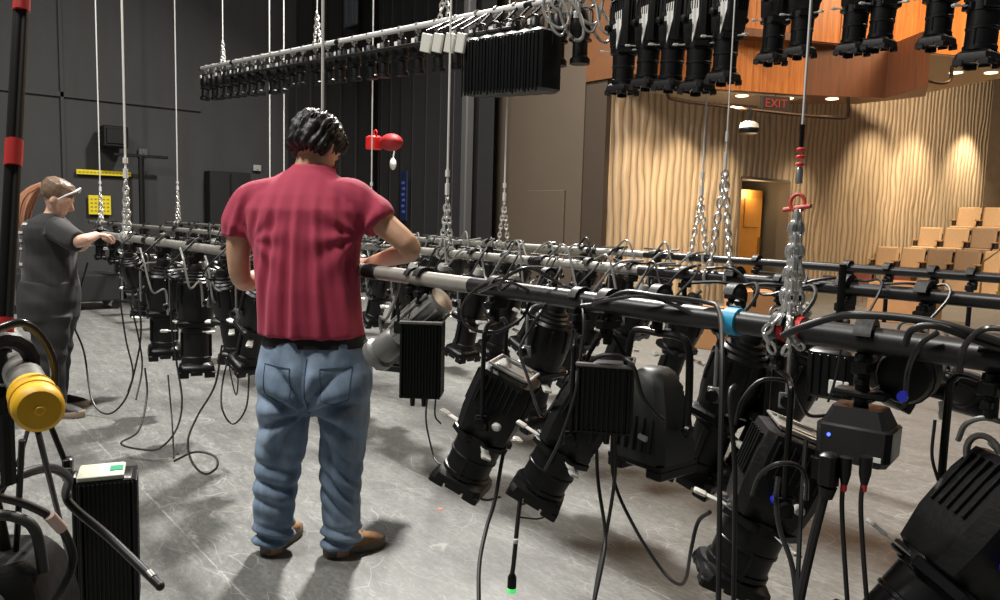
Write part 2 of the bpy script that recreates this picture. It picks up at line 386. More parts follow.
cp = MB(); aa = aty(467, 150, PY-.95); cp.box((aa.x, aa.y, 4.4), (.16, .16, 8.8), bev=.02); tag(cp.build('boom_post', mat('grey_post', (.07, .07, .07), .6)), 'tall square grey post standing in front of the leg curtain', 'post')

# ================================================================== RIGGING
Y1, Y2, Y3, ZP = 1.48, 2.70, 4.15, 1.14
def col(px, y, z=ZP): return yat(px, y, z)
PALE = mat('pipe_baked_reflection', (.42, .41, .37), .38, .55, .35, 9, .06)  # bright reflection along the left lengths of pipe, put into the colour
def pipe(name, x0, x1, y, z0, z1, r, label, m=PIPE, collars=True, split=None):
    o = empty(name, (x0, y, z0), 0, label, 'pipe')
    mb = MB(); L = Vector((x1-x0, 0, z1-z0))
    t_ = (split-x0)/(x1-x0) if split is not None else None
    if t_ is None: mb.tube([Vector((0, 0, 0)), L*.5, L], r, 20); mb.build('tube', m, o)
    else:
        mb.tube([Vector((0, 0, 0)), L*t_*.5, L*t_], r, 20); mb.build('tube', PALE, o)['label'] = 'pale steel length of the pipe, reflected light put into its colour'
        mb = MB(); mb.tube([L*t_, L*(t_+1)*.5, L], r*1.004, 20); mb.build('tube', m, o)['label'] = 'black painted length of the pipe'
    for e, s in ((Vector((0, 0, 0)), 1), (L, -1)):
        c = MB(); c.lathe([(r*.98, -.012), (r*1.12, -.012), (r*1.12, .03), (r*1.02, .034)], 20, c=e, ax='x'); c.build('end_cap', BLK, o)
    if collars:
        k = 0; x = x0+1.3*(1 if x1 > x0 else -1)
        while (x < x1-.3) if x1 > x0 else (x > x1+.3):
            c = MB(); t = (x-x0)/(x1-x0); c.lathe([(r*1.0, -.05), (r*1.1, -.045), (r*1.1, .045), (r*1.0, .05)], 20, c=L*t, ax='x'); c.build('coupling', BLK2, o)
            k += 1; x += 3.1*(1 if x1 > x0 else -1)
    return o
xe = col(103, Y1).x
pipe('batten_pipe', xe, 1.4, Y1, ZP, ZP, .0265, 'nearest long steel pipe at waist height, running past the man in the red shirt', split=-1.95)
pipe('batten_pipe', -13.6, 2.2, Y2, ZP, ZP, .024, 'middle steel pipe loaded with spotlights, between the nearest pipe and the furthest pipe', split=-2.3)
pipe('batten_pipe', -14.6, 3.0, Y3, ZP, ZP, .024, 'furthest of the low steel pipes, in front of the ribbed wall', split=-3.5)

def chain_mb(mb, a, b, lk=.040, r=.0042, seg=10):
    a = Vector(a); b = Vector(b); d = b-a; n = max(2, int(d.length/(lk*.72))); u = d.normalized(); s = u.orthogonal().normalized(); t = u.cross(s)
    for i in range(n):
        c = a+d*(i+.5)/n; v = s if i % 2 else t; w = u.cross(v)
        M3 = Matrix((u*lk*.5, v*lk*.28, w)).transposed()
        mb.tube([c + M3 @ Vector((math.cos(2*PI*k/seg), math.sin(2*PI*k/seg), 0)) for k in range(seg)], r, 5, closed=True)
def lift_line(px, y, zp, span, h, label, top=8.95, wr=.0042, cr=.0045, lk=.042, group=None, lean=0.0, red=False, ztop_x=None):
    c = col(px, y, zp); o = empty('lift_line', (c.x, y, zp), 0, label, 'lift line', group)
    w = MB(); w.tube([(0, 0, h), (lean*.5, 0, (h+top-zp)/2), (lean, 0, top-zp)], wr, 6); w.tube([(0, 0, h+.02), (0, 0, h+.09)], wr*2.2, 8); w.tube([(0, 0, h+.13), (0, 0, h+.17)], wr*2.2, 8); w.build('wire', WIRE, o)
    k = MB()
    for s in (-1, 1): chain_mb(k, (0, 0, h), (s*span, 0, .03), lk, cr)
    for s in (-1, 1):                      # wraps round the pipe
        pts = [Vector((s*span, math.cos(a)*.036, math.sin(a)*.036)) for a in [2*PI*i/8 for i in range(8)]]
        for i in range(8):
            A, B = pts[i], pts[(i+1) % 8]; chain_mb(k, A, B, .03, cr*.9, 6) if False else k.tube([A, (A+B)/2*1.0, B], cr*1.5, 5)
    k.build('bridle_chain', GALV, o)
    q = MB(); q.torus((0, 0, h), .016, .0045, 12, 6, Matrix.Rotation(PI/2, 3, 'X')); q.build('shackle', SIL, o)
    return o
lift_line(127, Y1, ZP, .07, .42, 'bright wire with inverted V chain holding the near pipe by the woman', wr=.008, cr=.008, lk=.06)
lift_line(322, Y1, ZP, .07, .30, 'wire passing down behind the head of the man in the red shirt', wr=.006)
lift_line(446, Y2, ZP, .05, .33, 'wire and chain bridle holding the middle pipe just right of the elbow of the man', wr=.0065, cr=.0065, lk=.05)
lift_line(719, Y2, ZP, .05, .42, 'thin wire and chain bridle holding the middle pipe left of the doorway', wr=.003, cr=.0045, lk=.045)
lift_line(178, Y3, ZP, .10, .55, 'wire and chain left of the man, in front of the grey stage wall', wr=.011, cr=.009, lk=.07)
lift_line(101, Y2, ZP, .09, .45, 'wire and chain hanging in front of the yellow square sign', wr=.009, cr=.009, lk=.07)
lift_line(284, Y3, ZP, .06, .4, 'wire between the two lines beside the head of the man', wr=.008)
lift_line(371, Y3, ZP, .06, .4, 'wire running down past the red hoist onto the furthest pipe', wr=.007)
lift_line(503, Y3, ZP, .06, .35, 'wire and chain bridle in front of the taupe proscenium wall', wr=.007, cr=.006, lk=.05)
lift_line(698, Y3, ZP, .06, .38, 'pale wire and chain bridle on the furthest pipe against the ribbed wall', wr=.006, cr=.006, lk=.05)
lift_line(270, Y3, ZP, .05, .3, 'faint distant wire in front of the grey wall left of the black curtain', wr=.008)
# the big chain bundle on the near pipe: swivel, red shackles, doubled chain
c = col(789, Y1); o = empty('lift_line', (c.x, Y1, ZP), 0, 'wire with red swivel shackle and thick bunched chain on the near pipe', 'lift line')
w = MB(); w.tube([(0, 0, .42), (.0, 0, 7.8)], .0032, 6); w.build('wire', WIRE, o)
w = MB(); w.tube([(0, 0, .375), (0, 0, .42)], [.004, .005], 8); w.build('turnbuckle', BLK, o)
for z in (.34, .355, .37): w = MB(); w.torus((0, 0, z), .006, .0035, 10, 6); w.build('clip', REDP, o)
w = MB(); w.lathe([(.004, .30), (.007, .302), (.007, .33), (.004, .335)], 10); w.build('swivel', SIL, o)
w = MB(); w.torus((0, 0, .262), .014, .0045, 14, 6, Matrix.Rotation(PI/2, 3, 'X') @ Matrix.Rotation(.3, 3, 'Y'), 1.25); w.tube([(-.03, 0, .247), (.03, 0, .256)], .005, 8); w.build('shackle', mat('red_paint', (.65, .10, .07), .45, 0, .3, 60), o)
w = MB()
for s, t in ((-.010, 0), (.010, .006), (-.004, .012), (.006, -.012)): chain_mb(w, (s*.3, t*.3, .245), (s*1.6, t*1.6, .03), .03, .0040)
for k in range(9):
    a = -.9 + k*.55; chain_mb(w, (-.02+.006*k, .035*math.cos(a), .035*math.sin(a)), (-.02+.006*k+.008, .035*math.cos(a+.9), .035*math.sin(a+.9)), .026, .0038)
for s in (-1, 1): chain_mb(w, (s*.01, -.02, .03), (s*.03, -.045, -.01), .026, .004); chain_mb(w, (s*.03, -.045, -.01), (s*.012, -.03, -.05), .026, .004)
w.build('bunched_chain', GALV, o)

# ------------------------------------------------------------------ lamp parts
def clamp_mb(side=1):
    m = MB()
    pts = []
    for i in range(11):
        a = R(-60 + 23*i); pts.append((0, -math.sin(a)*.036, math.cos(a)*.036))
    prof = []
    for i in range(13):
        a = R(-75+i*22.5); prof.append((math.sin(a), math.cos(a)))
    outr, inr, hw = .042, .029, .016
    rings = []
    for (sx, cx) in prof: rings.append([(-hw, sx*inr, cx*inr), (hw, sx*inr, cx*inr), (hw, sx*outr, cx*outr), (-hw, sx*outr, cx*outr)])
    m.rings([[Vector(p) for p in r] for r in rings], False)
    m.box((0, .028, -.030), (.030, .026, .04), bev=.004); m.box((0, .0, -.052), (.032, .07, .024), bev=.004)
    m.tube([(0, -.022, -.075), (0, -.022, -.026)], .006, 8); m.box((0, -.022, -.08), (.018, .018, .014), bev=.003)
    m.tube([(0, 0, -.06), (0, 0, -.105)], .012, 10)
    return m
def knob_mb(c, s):
    m = MB(); m.lathe([(.006, 0), (.006, .012), (.017, .014), (.02, .02), (.017, .032), (.004, .034)], 10, c=c, ax='x')
    if s < 0: m.v = [Vector((2*c[0]-p.x, p.y, p.z)) for p in m.v]; m.f = [list(reversed(f)) for f in m.f]
    return m
def yoke_mb(hw, drop, r=.007, flat=False):
    m = MB(); z0 = -.105
    pts = [(-hw, 0, -drop-.012), (-hw, 0, -drop+.05), (-hw, 0, z0-.045), (-hw+.012, 0, z0-.014), (-hw+.045, 0, z0), (0, 0, z0), (hw-.045, 0, z0), (hw-.012, 0, z0-.014), (hw, 0, z0-.045), (hw, 0, -drop+.05), (hw, 0, -drop-.012)]
    m.tube(smooth_path(pts, 4), r, 8)
    for s in (-1, 1): m.box((s*hw, 0, -drop), (.012, .045, .05), bev=.008)
    return m
def housing_mb():
    """boxy finned lamp house tapering to the shutter barrel, axis along -Z"""
    m = MB()
    def sec(z, hx, hy, ch):
        return [Vector(p) for p in ((hx-ch, -hy, z), (hx, -hy+ch, z), (hx, hy-ch, z), (hx-ch, hy, z), (-hx+ch, hy, z), (-hx, hy-ch, z), (-hx, -hy+ch, z), (-hx+ch, -hy, z))]
    m.rings([sec(.205, .078, .078, .02), sec(.195, .092, .090, .02), sec(.12, .098, .096, .022), sec(.0, .097, .095, .025), sec(-.09, .085, .088, .025), sec(-.10, .078, .08, .03)], False)
    for s in (-1, 1):
        for k in range(7):
            y = -.06+k*.02; m.box((s*.099, y, .12), (.010, .006, .12), bev=.002)
        for k in range(5): m.box((-.05+k*.025, s*.098, .10), (.006, .012, .15), bev=.002)
    return m
def rear_mb():
    m = MB(); m.box((0, 0, .213), (.135, .125, .012), bev=.004)
    m.tube([(-.075, -.07, .222), (.075, -.07, .222), (.082, .0, .222), (.075, .07, .222), (-.075, .07, .222), (-.082, 0, .222)], .0055, 6, closed=True)
    for s in (-1, 1): m.box((s*.055, 0, .222), (.012, .10, .018), bev=.003)
    return m
def barrel_mb():
    m = MB(); m.lathe([(.07, -.09), (.088, -.095), (.088, -.135), (.082, -.138), (.080, -.2), (.083, -.203), (.083, -.212), (.078, -.215), (.078, -.28), (.084, -.283), (.084, -.30), (.07, -.305)][::-1], 24)
    for k in range(4): m.box((.05*math.cos(k*PI/2+.8), .05*math.sin(k*PI/2+.8), -.115), (.10, .10, .03), rot=Matrix.Rotation(k*PI/2+.8, 3, 'Z'), bev=.006)
    for s in (-1, 1): m.tube([(s*.078, 0, -.20), (s*.078, 0, -.31)], .005, 6)
    return m
def gel_mb():
    m = MB(); hw = .092; z = -.325
    def sec(z, h): return [Vector(p) for p in ((h-.02, -h, z), (h, -h+.02, z), (h, h-.02, z), (h-.02, h, z), (-h+.02, h, z), (-h, h-.02, z), (-h, -h+.02, z), (-h+.02, -h, z))]
    m.rings([sec(-.30, .070), sec(-.315, .088), sec(-.335, .092), sec(-.345, .092)], False)
    for k in range(4):                                             # four claw-like corner retainers
        M3 = Matrix.Rotation(k*PI/2, 3, 'Z')
        for s in (-1, 1): m.box(M3 @ Vector((s*.064, .086, -.354)), (.052, .012, .030), rot=M3, bev=.004)
        m.box(M3 @ Vector((0, .088, -.348)), (.06, .01, .02), rot=M3, bev=.003)
    return m
def lens_mb():
    m = MB(); m.lathe([(.001, -.352), (.045, -.349), (.062, -.346), (.062, -.344), (.001, -.344)], 20); return m
def shutters(parent, n=3, ph=0.0, m=mat('bright_tab', (.72, .72, .68), .35, .3), L=.11):
    for k in range(n):
        a = ph + k*2*PI/n; M3 = Matrix.Rotation(a, 3, 'Z'); b = MB()
        b.box(M3 @ Vector((.085+L*.3, 0, -.115)), (L*.6, .028, .004), rot=M3, bev=.001)
        b.box(M3 @ Vector((.085+L*.68, 0, -.115)), (.034, .032, .012), rot=M3, bev=.003)
        o = b.build('shutter_handle', [m], parent); yield o
def lead_mb(side=1, var=0):
    """power lead from the back of the lamp up over the pipe (yoke frame)"""
    random.seed(100+var)
    a = random.uniform(.05, .14)*side; d = random.uniform(-.12, -.05)
    pts = [(.02*side, -.06, -.16), (a, -.12+d*.3, -.10-random.uniform(0, .08)), (a+.05*side, -.07, .0), (a+.02*side, -.01, .045), (a-.05*side, .03, .035), (a-.12*side, .0, .04), (a-.2*side, -.02, .03+random.uniform(0, .03))]
    m = MB(); m.tube(smooth_path(pts, 6), .0055, 6); return m
def make_led_profile(name, label, cat='spotlight', group=None, drop=.40, kz=.74, kw=.95):
    root = empty(name, (0, 0, 0), 0, label, cat, group)
    clamp_mb().build('clamp', BLK2, root)
    yk = yoke_mb(.125, drop, .0075).build('yoke', BLK, root)
    L = []
    h = housing_mb().build('lamp_housing', BLK2, root); L.append(h)
    rp = rear_mb().build('rear_plate', mat('silver_frame', (.42, .42, .40), .35, .6, .3, 40), root); L.append(rp)
    L.append(barrel_mb().build('lens_tube', BLK, root))
    g = gel_mb().build('gel_frame_holder', BLK2, root); L.append(g)
    L.append(lens_mb().build('lens', LENS, root))
    for s in shutters(root, 3, .4): L.append(s)
    for y_, m, nm in ((-.012, BLUEP, 'power_inlet'), (.045, WHT, 'power_outlet')):
        b = MB(); b.lathe([(.002, .094), (.016, .095), (.016, .108), (.012, .12), (.002, .122)], 12, c=(0, y_, -.0), ax='x'); L.append(b.build(nm, m, root))
    for s in (-1, 1): kb = knob_mb((s*.125, 0, 0), s).build('lock_knob', BLK, root); L.append(kb)
    for o in L:
        o.location = (0, 0, -drop); o.scale = (kw, kw, kz) if not o.name.startswith('lock_knob') else (1, 1, 1)
    return root
def classic_mb():
    m = MB()
    m.lathe([(.018, .175), (.03, .174), (.034, .165), (.05, .16), (.052, .15), (.062, .145), (.062, .137), (.072, .13), (.072, .122), (.083, .112), (.083, .103), (.088, .09), (.09, .03), (.085, -.02), (.078, -.055), (.078, -.07), (.072, -.075), (.01, -.075)][::-1], 20)
    for k in range(8):
        a = k*PI/4; M3 = Matrix.Rotation(a, 3, 'Z'); m.box(M3 @ Vector((.088, 0, .06)), (.012, .01, .09), rot=M3, bev=.003)
    m.box((0, 0, -.085), (.17, .15, .035), bev=.012)
    return m
def make_classic(name, label, cat='spotlight', group=None, drop=.28, cap=None, gel=True):
    root = empty(name, (0, 0, 0), 0, label, cat, group)
    clamp_mb().build('clamp', BLK2, root)
    m = yoke_mb(.11, drop, .006); m.build('yoke', mat('worn_grey_metal', (.28, .28, .27), .35, .5, .3, 40), root)
    L = [classic_mb().build('lamp_housing', BLK, root)]
    b = MB(); b.lathe([(.004, .205), (.03, .2), (.036, .185), (.036, .165), (.03, .16)][::-1], 14); b.tube([(0, 0, .2), (.02, -.01, .225)], .008, 6); L.append(b.build('lamp_cap', cap or BLK2, root))
    b = MB(); b.lathe([(.060, -.095), (.066, -.10), (.066, -.12), (.06, -.125), (.06, -.235), (.066, -.24), (.068, -.27), (.06, -.275)], 18)
    for s in (-1, 1): b.box((s*.064, 0, -.18), (.012, .02, .12), bev=.003)
    L.append(b.build('lens_tube', BLK2, root))
    g = gel_mb(); g.v = [Vector((p.x*.88, p.y*.88, p.z+.035)) for p in g.v]; L.append(g.build('gel_frame_holder', BLK, root))
    for s in shutters(root, 3, 1.0, L=.08): L.append(s)
    for s in L[-3:]: s.location = (0, 0, 0)
    for s in (-1, 1): L.append(knob_mb((s*.11, 0, 0), s).build('lock_knob', BLK, root))
    ld = lead_mb(1, len(name)+int(drop*100)).build('power_lead', CAB, root)
    for o in L: o.location = (0, 0, -drop)
    for o in L:
        if o.name.startswith('shutter_handle'): o.location = (0, 0, -drop)
    return root
STATIC = ('clamp', 'power_lead', 'label_tag')
def aim(root, D):
    """turn the lamp parts so that the lens points along D (world)"""
    D = Vector(D).normalized(); yaw = math.atan2(-D.x, D.y) if (abs(D.x)+abs(D.y)) > 1e-4 else 0.0
    # keep the yoke's swing small: aim with a negative tilt where that turns it less
    t = math.acos(max(-1, min(1, -D.z)))
    if yaw > PI/2: yaw -= PI; t = -t
    elif yaw < -PI/2: yaw += PI; t = -t
    for ch in root.children:
        n = ch.name.split('.')[0]
        if n in STATIC: continue
        if n == 'yoke': ch.rotation_euler = (0, 0, yaw)
        else: ch.rotation_euler = (t, 0, yaw)
def hang(root, px, y, zp=ZP, D=(0, 0, -1), s=1.0):
    c = col(px, y, zp); root.location = (c.x, y, zp); root.scale = (s, s, s); aim(root, D); return root
def scr(a, b, z): return rt*a + fw*b + zz*z      # direction: right of view, away, up
# --- near pipe, right of the man
PL = make_led_profile('led_profile_spotlight', 'large black spotlight with blue and white plugs, right above the green tipped cable')
hang(PL, 497, Y1, D=scr(-.42, .12, -1), s=.97)
def dupl(src, label, group=None):
    o = copy_tree(src); o['label'] = label
    if group: o['group'] = group
    elif 'group' in o: del o['group']
    return o
o2 = dupl(PL, 'large black spotlight tilted down between the plugged one and the ribbed black box'); hang(o2, 580, Y1, D=scr(-.5, .1, -1), s=.88)
o3 = dupl(PL, 'big black spotlight with a silver rear frame hanging below the bunched chain'); hang(o3, 783, Y1, D=scr(-.36, .05, -1), s=.87)
for q4 in (o2,):
    for ch in list(q4.children):
        if ch.name.startswith('power_'): bpy.data.objects.remove(ch)
o4 = dupl(PL, 'big black spotlight aimed down left, cut by the right border of the photo'); hang(o4, 996, Y1, D=scr(-.72, .0, -.9), s=1.0)
for ch in o4.children:
    if ch.name.split('.')[0] not in STATIC: ch.location.z += .06
# --- middle/left lamps on the near pipe
CL = make_classic('ellipsoidal_spotlight', 'black spotlight hanging third along the near pipe from the woman')
hang(CL, 163, Y1, D=scr(-.05, .1, -1), s=1.25)
near_left = [(134, 'grey topped spotlight hanging nearest to the woman on the near pipe', scr(.05, .4, -1), .95), (195, 'black spotlight with a round ring back, second to the left of the man', scr(.02, -.05, -1), 1.25),
             (228, 'spotlight half hidden by the left arm of the man in the red shirt', scr(.05, .3, -1), 1.0), (257, 'spotlight hanging just behind the left elbow of the man', scr(-.3, .3, -1), 1.0)]
for px, lb, D, s in near_left: hang(dupl(CL, lb), px, Y1, D=D, s=s)
lz = [(372, Y1+.02, 'pale grey ribbed spotlight tilted beside the right hip of the man', scr(-.75, .3, -1), .9)]
# silver ribbed lamp beside the man
def make_silver():
    root = empty('striped_spotlight', (0, 0, 0), 0, lz[0][2], 'spotlight')
    clamp_mb().build('clamp', BLK2, root); yoke_mb(.10, .2, .006).build('yoke', BLK, root)
    m = MB(); m.lathe([(.02, .2), (.055, .19), (.065, .1), (.065, -.06), (.05, -.09)][::-1], 16)
    for k in range(10): a = k*PI/5; M3 = Matrix.Rotation(a, 3, 'Z'); m.box(M3 @ Vector((.068, 0, .05)), (.012, .012, .24), rot=M3, bev=.003)
    m.build('lamp_housing', mat('cast_silver', (.38, .38, .36), .4, .6, .3, 30), root, (0, 0, -.2))
    m = MB(); m.lathe([(.05, -.08), (.06, -.10), (.06, -.2), (.075, -.21), (.075, -.24), (.05, -.24)], 16); m.build('lens_tube', mat('dull_silver', (.25, .25, .24), .4, .5), root, (0, 0, -.2))
    return root
hang(make_silver(), 413, Y1+.0, D=scr(-.95, .5, -.9), s=.85)
# --- ribbed boxes
def make_box(name, label, w=.145, d=.12, h=.20, drop=.10, top='silver', lbl=False, ribs=13, hung=True):
    root = empty(name, (0, 0, 0), 0, label, 'power supply box')
    if hung: clamp_mb().build('clamp', BLK2, root)
    m = MB(); m.box((0, 0, -drop-h/2), (w-.012, d-.012, h), bev=.006)
    for k in range(ribs):
        x = -w/2+.006+(w-.012)*k/(ribs-1)
        for s in (-1, 1): m.box((x, s*(d/2-.004), -drop-h/2), (.0045, .012, h-.01), bev=.001)
    for k in range(ribs-3):
        y = -d/2+.01+(d-.02)*k/(ribs-4)
        for s in (-1, 1): m.box((s*(w/2-.004), y, -drop-h/2), (.012, .0045, h-.01), bev=.001)
    m.box((0, 0, -drop-.004), (w, d, .006)); m.box((0, 0, -drop-h+.003), (w, d, .006)); m.build('finned_housing', BLK, root)
    m = MB()
    if lbl: m.box((-.012, 0, -drop+.006), (w*.8, d*.92, .012), bev=.003)
    else: m.tube([(-w/2, -d/2, -drop+.004), (w/2, -d/2, -drop+.004), (w/2, d/2, -drop+.004), (-w/2, d/2, -drop+.004)], .006, 6, closed=True)
    m.build('top_plate', LABG if lbl else mat('worn_grey_metal', (.1, .1, .1)), root)
    if lbl:
        m = MB(); m.box((.018, .0, -drop+.0125), (.026, .034, .002))
        m.build('green_square', mat('green_print', (.02, .33, .16), .5), root)
    m = MB()
    if hung: m.tube(smooth_path([(-w*.36, 0, -drop), (-w*.3, 0, -drop+.03), (0, 0, -.07), (w*.3, 0, -drop+.03), (w*.36, 0, -drop)], 5), .006, 8)
    else:
        m.box((-w/2-.008, 0, -drop-h/2), (.01, d*.5, h*1.05), bev=.003); m.box((-w/2-.02, 0, -drop+.02), (.02, .03, .05), bev=.004); m.tube([(-w/2-.02, 0, -drop+.02), (-w/2-.10, .0, -.05), (-w/2-.16, .02, .0)], .006, 8)
    m.build('bracket', BLK, root)
    for x in (-.03, .01):
        m = MB(); m.tube([(x, -.02, -drop-h), (x, -.02, -drop-h-.035)], [.010, .008], 10); m.build('cable_gland', BLK, root)
    return root
def put_box(o, px, y, rz=0, z=ZP, s=1):
    c = col(px, y, z); o.location = (c.x, y, z); o.scale = (s, s, s)
    for ch in o.children:
        if not ch.name.startswith('clamp'): ch.rotation_euler = (0, 0, rz)
    return o
put_box(make_box('ribbed_power_box', 'short black ribbed box in front of the wash light with the notched foot', .14, .12, .175, .155, ribs=11), 609, Y1, R(38))
put_box(make_box('ribbed_power_box', 'tall black ribbed box hanging on the near pipe right beside the man', .14, .12, .26, .15), 424, Y1, R(48))
bx = make_box('ribbed_power_box', 'black ribbed box with a pale label and green mark on top, below the yellow cap', .115, .10, .30, .33, lbl=True, hung=False); bx.location = V(108, 474, 1.66) + Vector((0, 0, .33)); bx.rotation_euler = (0, 0, R(74))
# small boxy lamp behind it
o = empty('small_flood_light', (0, 0, 0), 0, 'small black box shaped flood light left of the tall ribbed box', 'flood light'); c = col(398, Y1+.5); o.location = (c.x, c.y, ZP-.02); o.rotation_euler = (0, 0, .5)
m = MB(); m.box((0, 0, -.40), (.13, .12, .17), bev=.012); m.box((0, 0, -.30), (.10, .09, .05), bev=.01); m.build('housing', mat('dark_grey_shell', (.03, .032, .03), .5), o)
m = MB(); m.box((0, 0, -.50), (.16, .15, .03), bev=.005); m.build('front_frame', BLK, o); m = MB(); m.tube([(0, 0, -.28), (0, 0, .02)], .008, 8); m.build('stem', BLK, o)
# --- wash light with a notched foot, in a bent yoke
o = empty('wash_light', (0, 0, 0), 0, 'wide black wash light facing down in a bent yoke, behind the ribbed box', 'flood light'); c = col(660, Y1+.26); o.location = (c.x, c.y, ZP)
o.rotation_euler = (0, 0, -TH+R(90)-R(51))
m = MB()
def rsec(z, hx, hy, ch=.02): return [Vector(p) for p in ((hx-ch, -hy, z), (hx, -hy+ch, z), (hx, hy-ch, z), (hx-ch, hy, z), (-hx+ch, hy, z), (-hx, hy-ch, z), (-hx, -hy+ch, z), (-hx+ch, -hy, z))]
m.rings([rsec(-.20, .035, .035), rsec(-.215, .05, .05), rsec(-.25, .062, .06), rsec(-.33, .088, .075), rsec(-.43, .10, .085), rsec(-.46, .10, .085)], False)
for k in range(5): m.box((-.06+k*.03, -.082, -.38), (.006, .014, .10), rot=Matrix.Rotation(-.12, 3, 'X'), bev=.002)
m.build('lamp_housing', mat('dark_grey_shell', (1, 1, 1)), o)
m = MB(); m.box((0, 0, -.465), (.20, .17, .02), bev=.005)
for s in (-1, 1): m.box((s*.072, 0, -.485), (.055, .17, .03), bev=.006)
m.build('front_frame', BLK, o)
m = MB(); m.tube(smooth_path([(-.115, 0, -.36), (-.118, 0, -.25), (-.10, 0, -.125), (-.07, 0, -.10), (0, 0, -.10), (.07, 0, -.10), (.108, 0, -.125), (.118, 0, -.25), (.115, 0, -.36)], 4), .011, 8); m.build('yoke', BLK, o)
for s in (-1, 1): knob_mb((s*.10, 0, -.36), s).build('lock_knob', BLK, o)
m = MB(); m.box((.035, -.088, -.385), (.03, .012, .014), rot=Matrix.Rotation(.2, 3, 'Y'), bev=.002); m.build('white_plug', WHT, o)
clamp_mb().build('clamp', BLK2, o); m = MB(); m.tube([(0, -.22, 0), (0, 0, 0)], .012, 8); m.build('side_arm', BLK, o)
for ch in o.children:
    pass
# --- boxy lamp with round body right of the chain
o = empty('moving_spotlight', (0, 0, 0), 0, 'black lamp with a boxy base, blue indicator and two hanging plugs, on the near pipe', 'spotlight')
c = col(866, Y1); o.location = (c.x, c.y, ZP); o.rotation_euler = (0, 0, R(12)); clamp_mb().build('clamp', BLK2, o)
m = MB(); m.tube([(0, 0, -.09), (0, 0, -.15)], .014, 10); m.tube([(.0, .0, -.12), (.05, .07, -.08)], .009, 8); m.box((0, -.0, -.105), (.10, .06, .012), bev=.004); m.build('stem', BLK, o)
PRE = set(o.children)
m = MB(); M3 = Matrix.Rotation(R(8), 3, 'Y')
for z, hx, hy in ((0,0,0),): pass
m.rings([rsec(-.235, .085, .06, .012), rsec(-.24, .09, .066, .014), rsec(-.31, .088, .066, .014), rsec(-.325, .078, .058, .014)], False); m.rings([rsec(-.195, .06, .045, .01), rsec(-.235, .08, .06, .014)], False)
m.build('base_box', mat('satin_black', (.022, .022, .023), .35), o)
m = MB(); m.lathe([(.001, .0662), (.0045, .0662), (.0045, .069), (.001, .069)], 10, c=(-.055, 0, -.262), ax='y'); m.v = [Vector((p.x, -p.y, p.z)) for p in m.v]; m.build('indicator', mat('blue_led', (.05, .1, .9), .3, emit=((.08, .15, 1), 2.5)), o)
m = MB(); m.box((.055, -.067, -.302), (.032, .003, .012), bev=.001); m.build('label', LBL, o)
m = MB(); m.lathe([(.02, -.075), (.06, -.07), (.068, -.05), (.068, .04), (.058, .07), (.03, .078), (.01, .078)], 20, c=(.085, .10, -.13), ax='y')
for k in range(6): m.lathe([(.0685, -.045+k*.016), (.072, -.044+k*.016), (.072, -.039+k*.016), (.0685, -.038+k*.016)], 20, c=(.085, .10, -.13), ax='y')
m.build('round_body', BLK, o)
m = MB(); m.lathe([(.001, .076), (.012, .077), (.012, .09), (.001, .09)], 10, c=(.115, .03, -.15), ax='y'); m.v = [Vector((p.x, .06-p.y-.06, p.z)) for p in m.v]; m.build('power_inlet', BLUEP, o)
m = MB(); m.tube([(-.075, -.02, -.30), (-.085, -.02, -.335)], .016, 10); m.box((-.088, -.02, -.36), (.034, .034, .06), bev=.006); m.build('multicore_plug', BLK, o)
for ch in o.children:
    if ch not in PRE: ch.location = (0, 0, .03 if not ch.name.startswith(('round', 'power_inlet')) else .04); ch.scale = (.76, .76, .82)
# lamps tucked behind the near pipe
def make_square_flood(px, y, z, w, h, lb, rz=0):
    o = empty('flood_light', col(px, y, z), rz, lb, 'flood light')
    m = MB(); m.box((0, 0, -h/2), (w, w*.8, h), bev=.012)
    for k in range(5): m.box((-w*.35+k*w*.175, -w*.4, -h/2), (.006, .012, h*.8), bev=.002)
    m.build('housing', BLK, o); m = MB(); m.box((w*.25, -w*.42, -h*.72), (w*.42, .006, h*.28), bev=.002); m.build('label', LBL, o)
    m = MB(); m.tube([(0, 0, -.01), (0, 0, .22)], .01, 8); m.build('stem', BLK, o); return o
make_square_flood(837, 1.95, ZP-.10, .12, .13, 'small black flood light with white square label behind the near pipe', .1)
for px, y, D, s, lb in ((735, 2.0, scr(-.25, .2, -1), 1.0, 'black spotlight pointing down behind the teal tape on the near pipe'), (790, 2.1, scr(-.35, .1, -1), 1.0, 'black spotlight behind the big one with the silver rear frame'), (548, 1.95, scr(-.2, .2, -1), .95, 'dark spotlight hanging behind the two large tilted spotlights'), ):
    h = dupl(CL, lb); hang(h, px, y, D=D, s=s)
t = MB(); c = col(734, Y1); t.lathe([(.0268, -.018), (.031, -.016), (.0315, .016), (.0268, .018)], 18, c=(c.x, Y1, ZP), ax='x'); tag(t.build('tape_band', TEAL), 'turquoise tape wrapped round the near pipe', 'tape')
for px, rz in ((786, .2), (802, -.2)):
    t = MB(); c = col(px, Y1); t.lathe([(.027, -.007), (.0295, -.006), (.0295, .006), (.027, .007)], 16, c=(c.x, Y1, ZP), ax='x'); tag(t.build('tape_band', REDP), 'red tape on the near pipe at the %s side of the bunched chain' % ('left' if px < 790 else 'right'), 'tape')

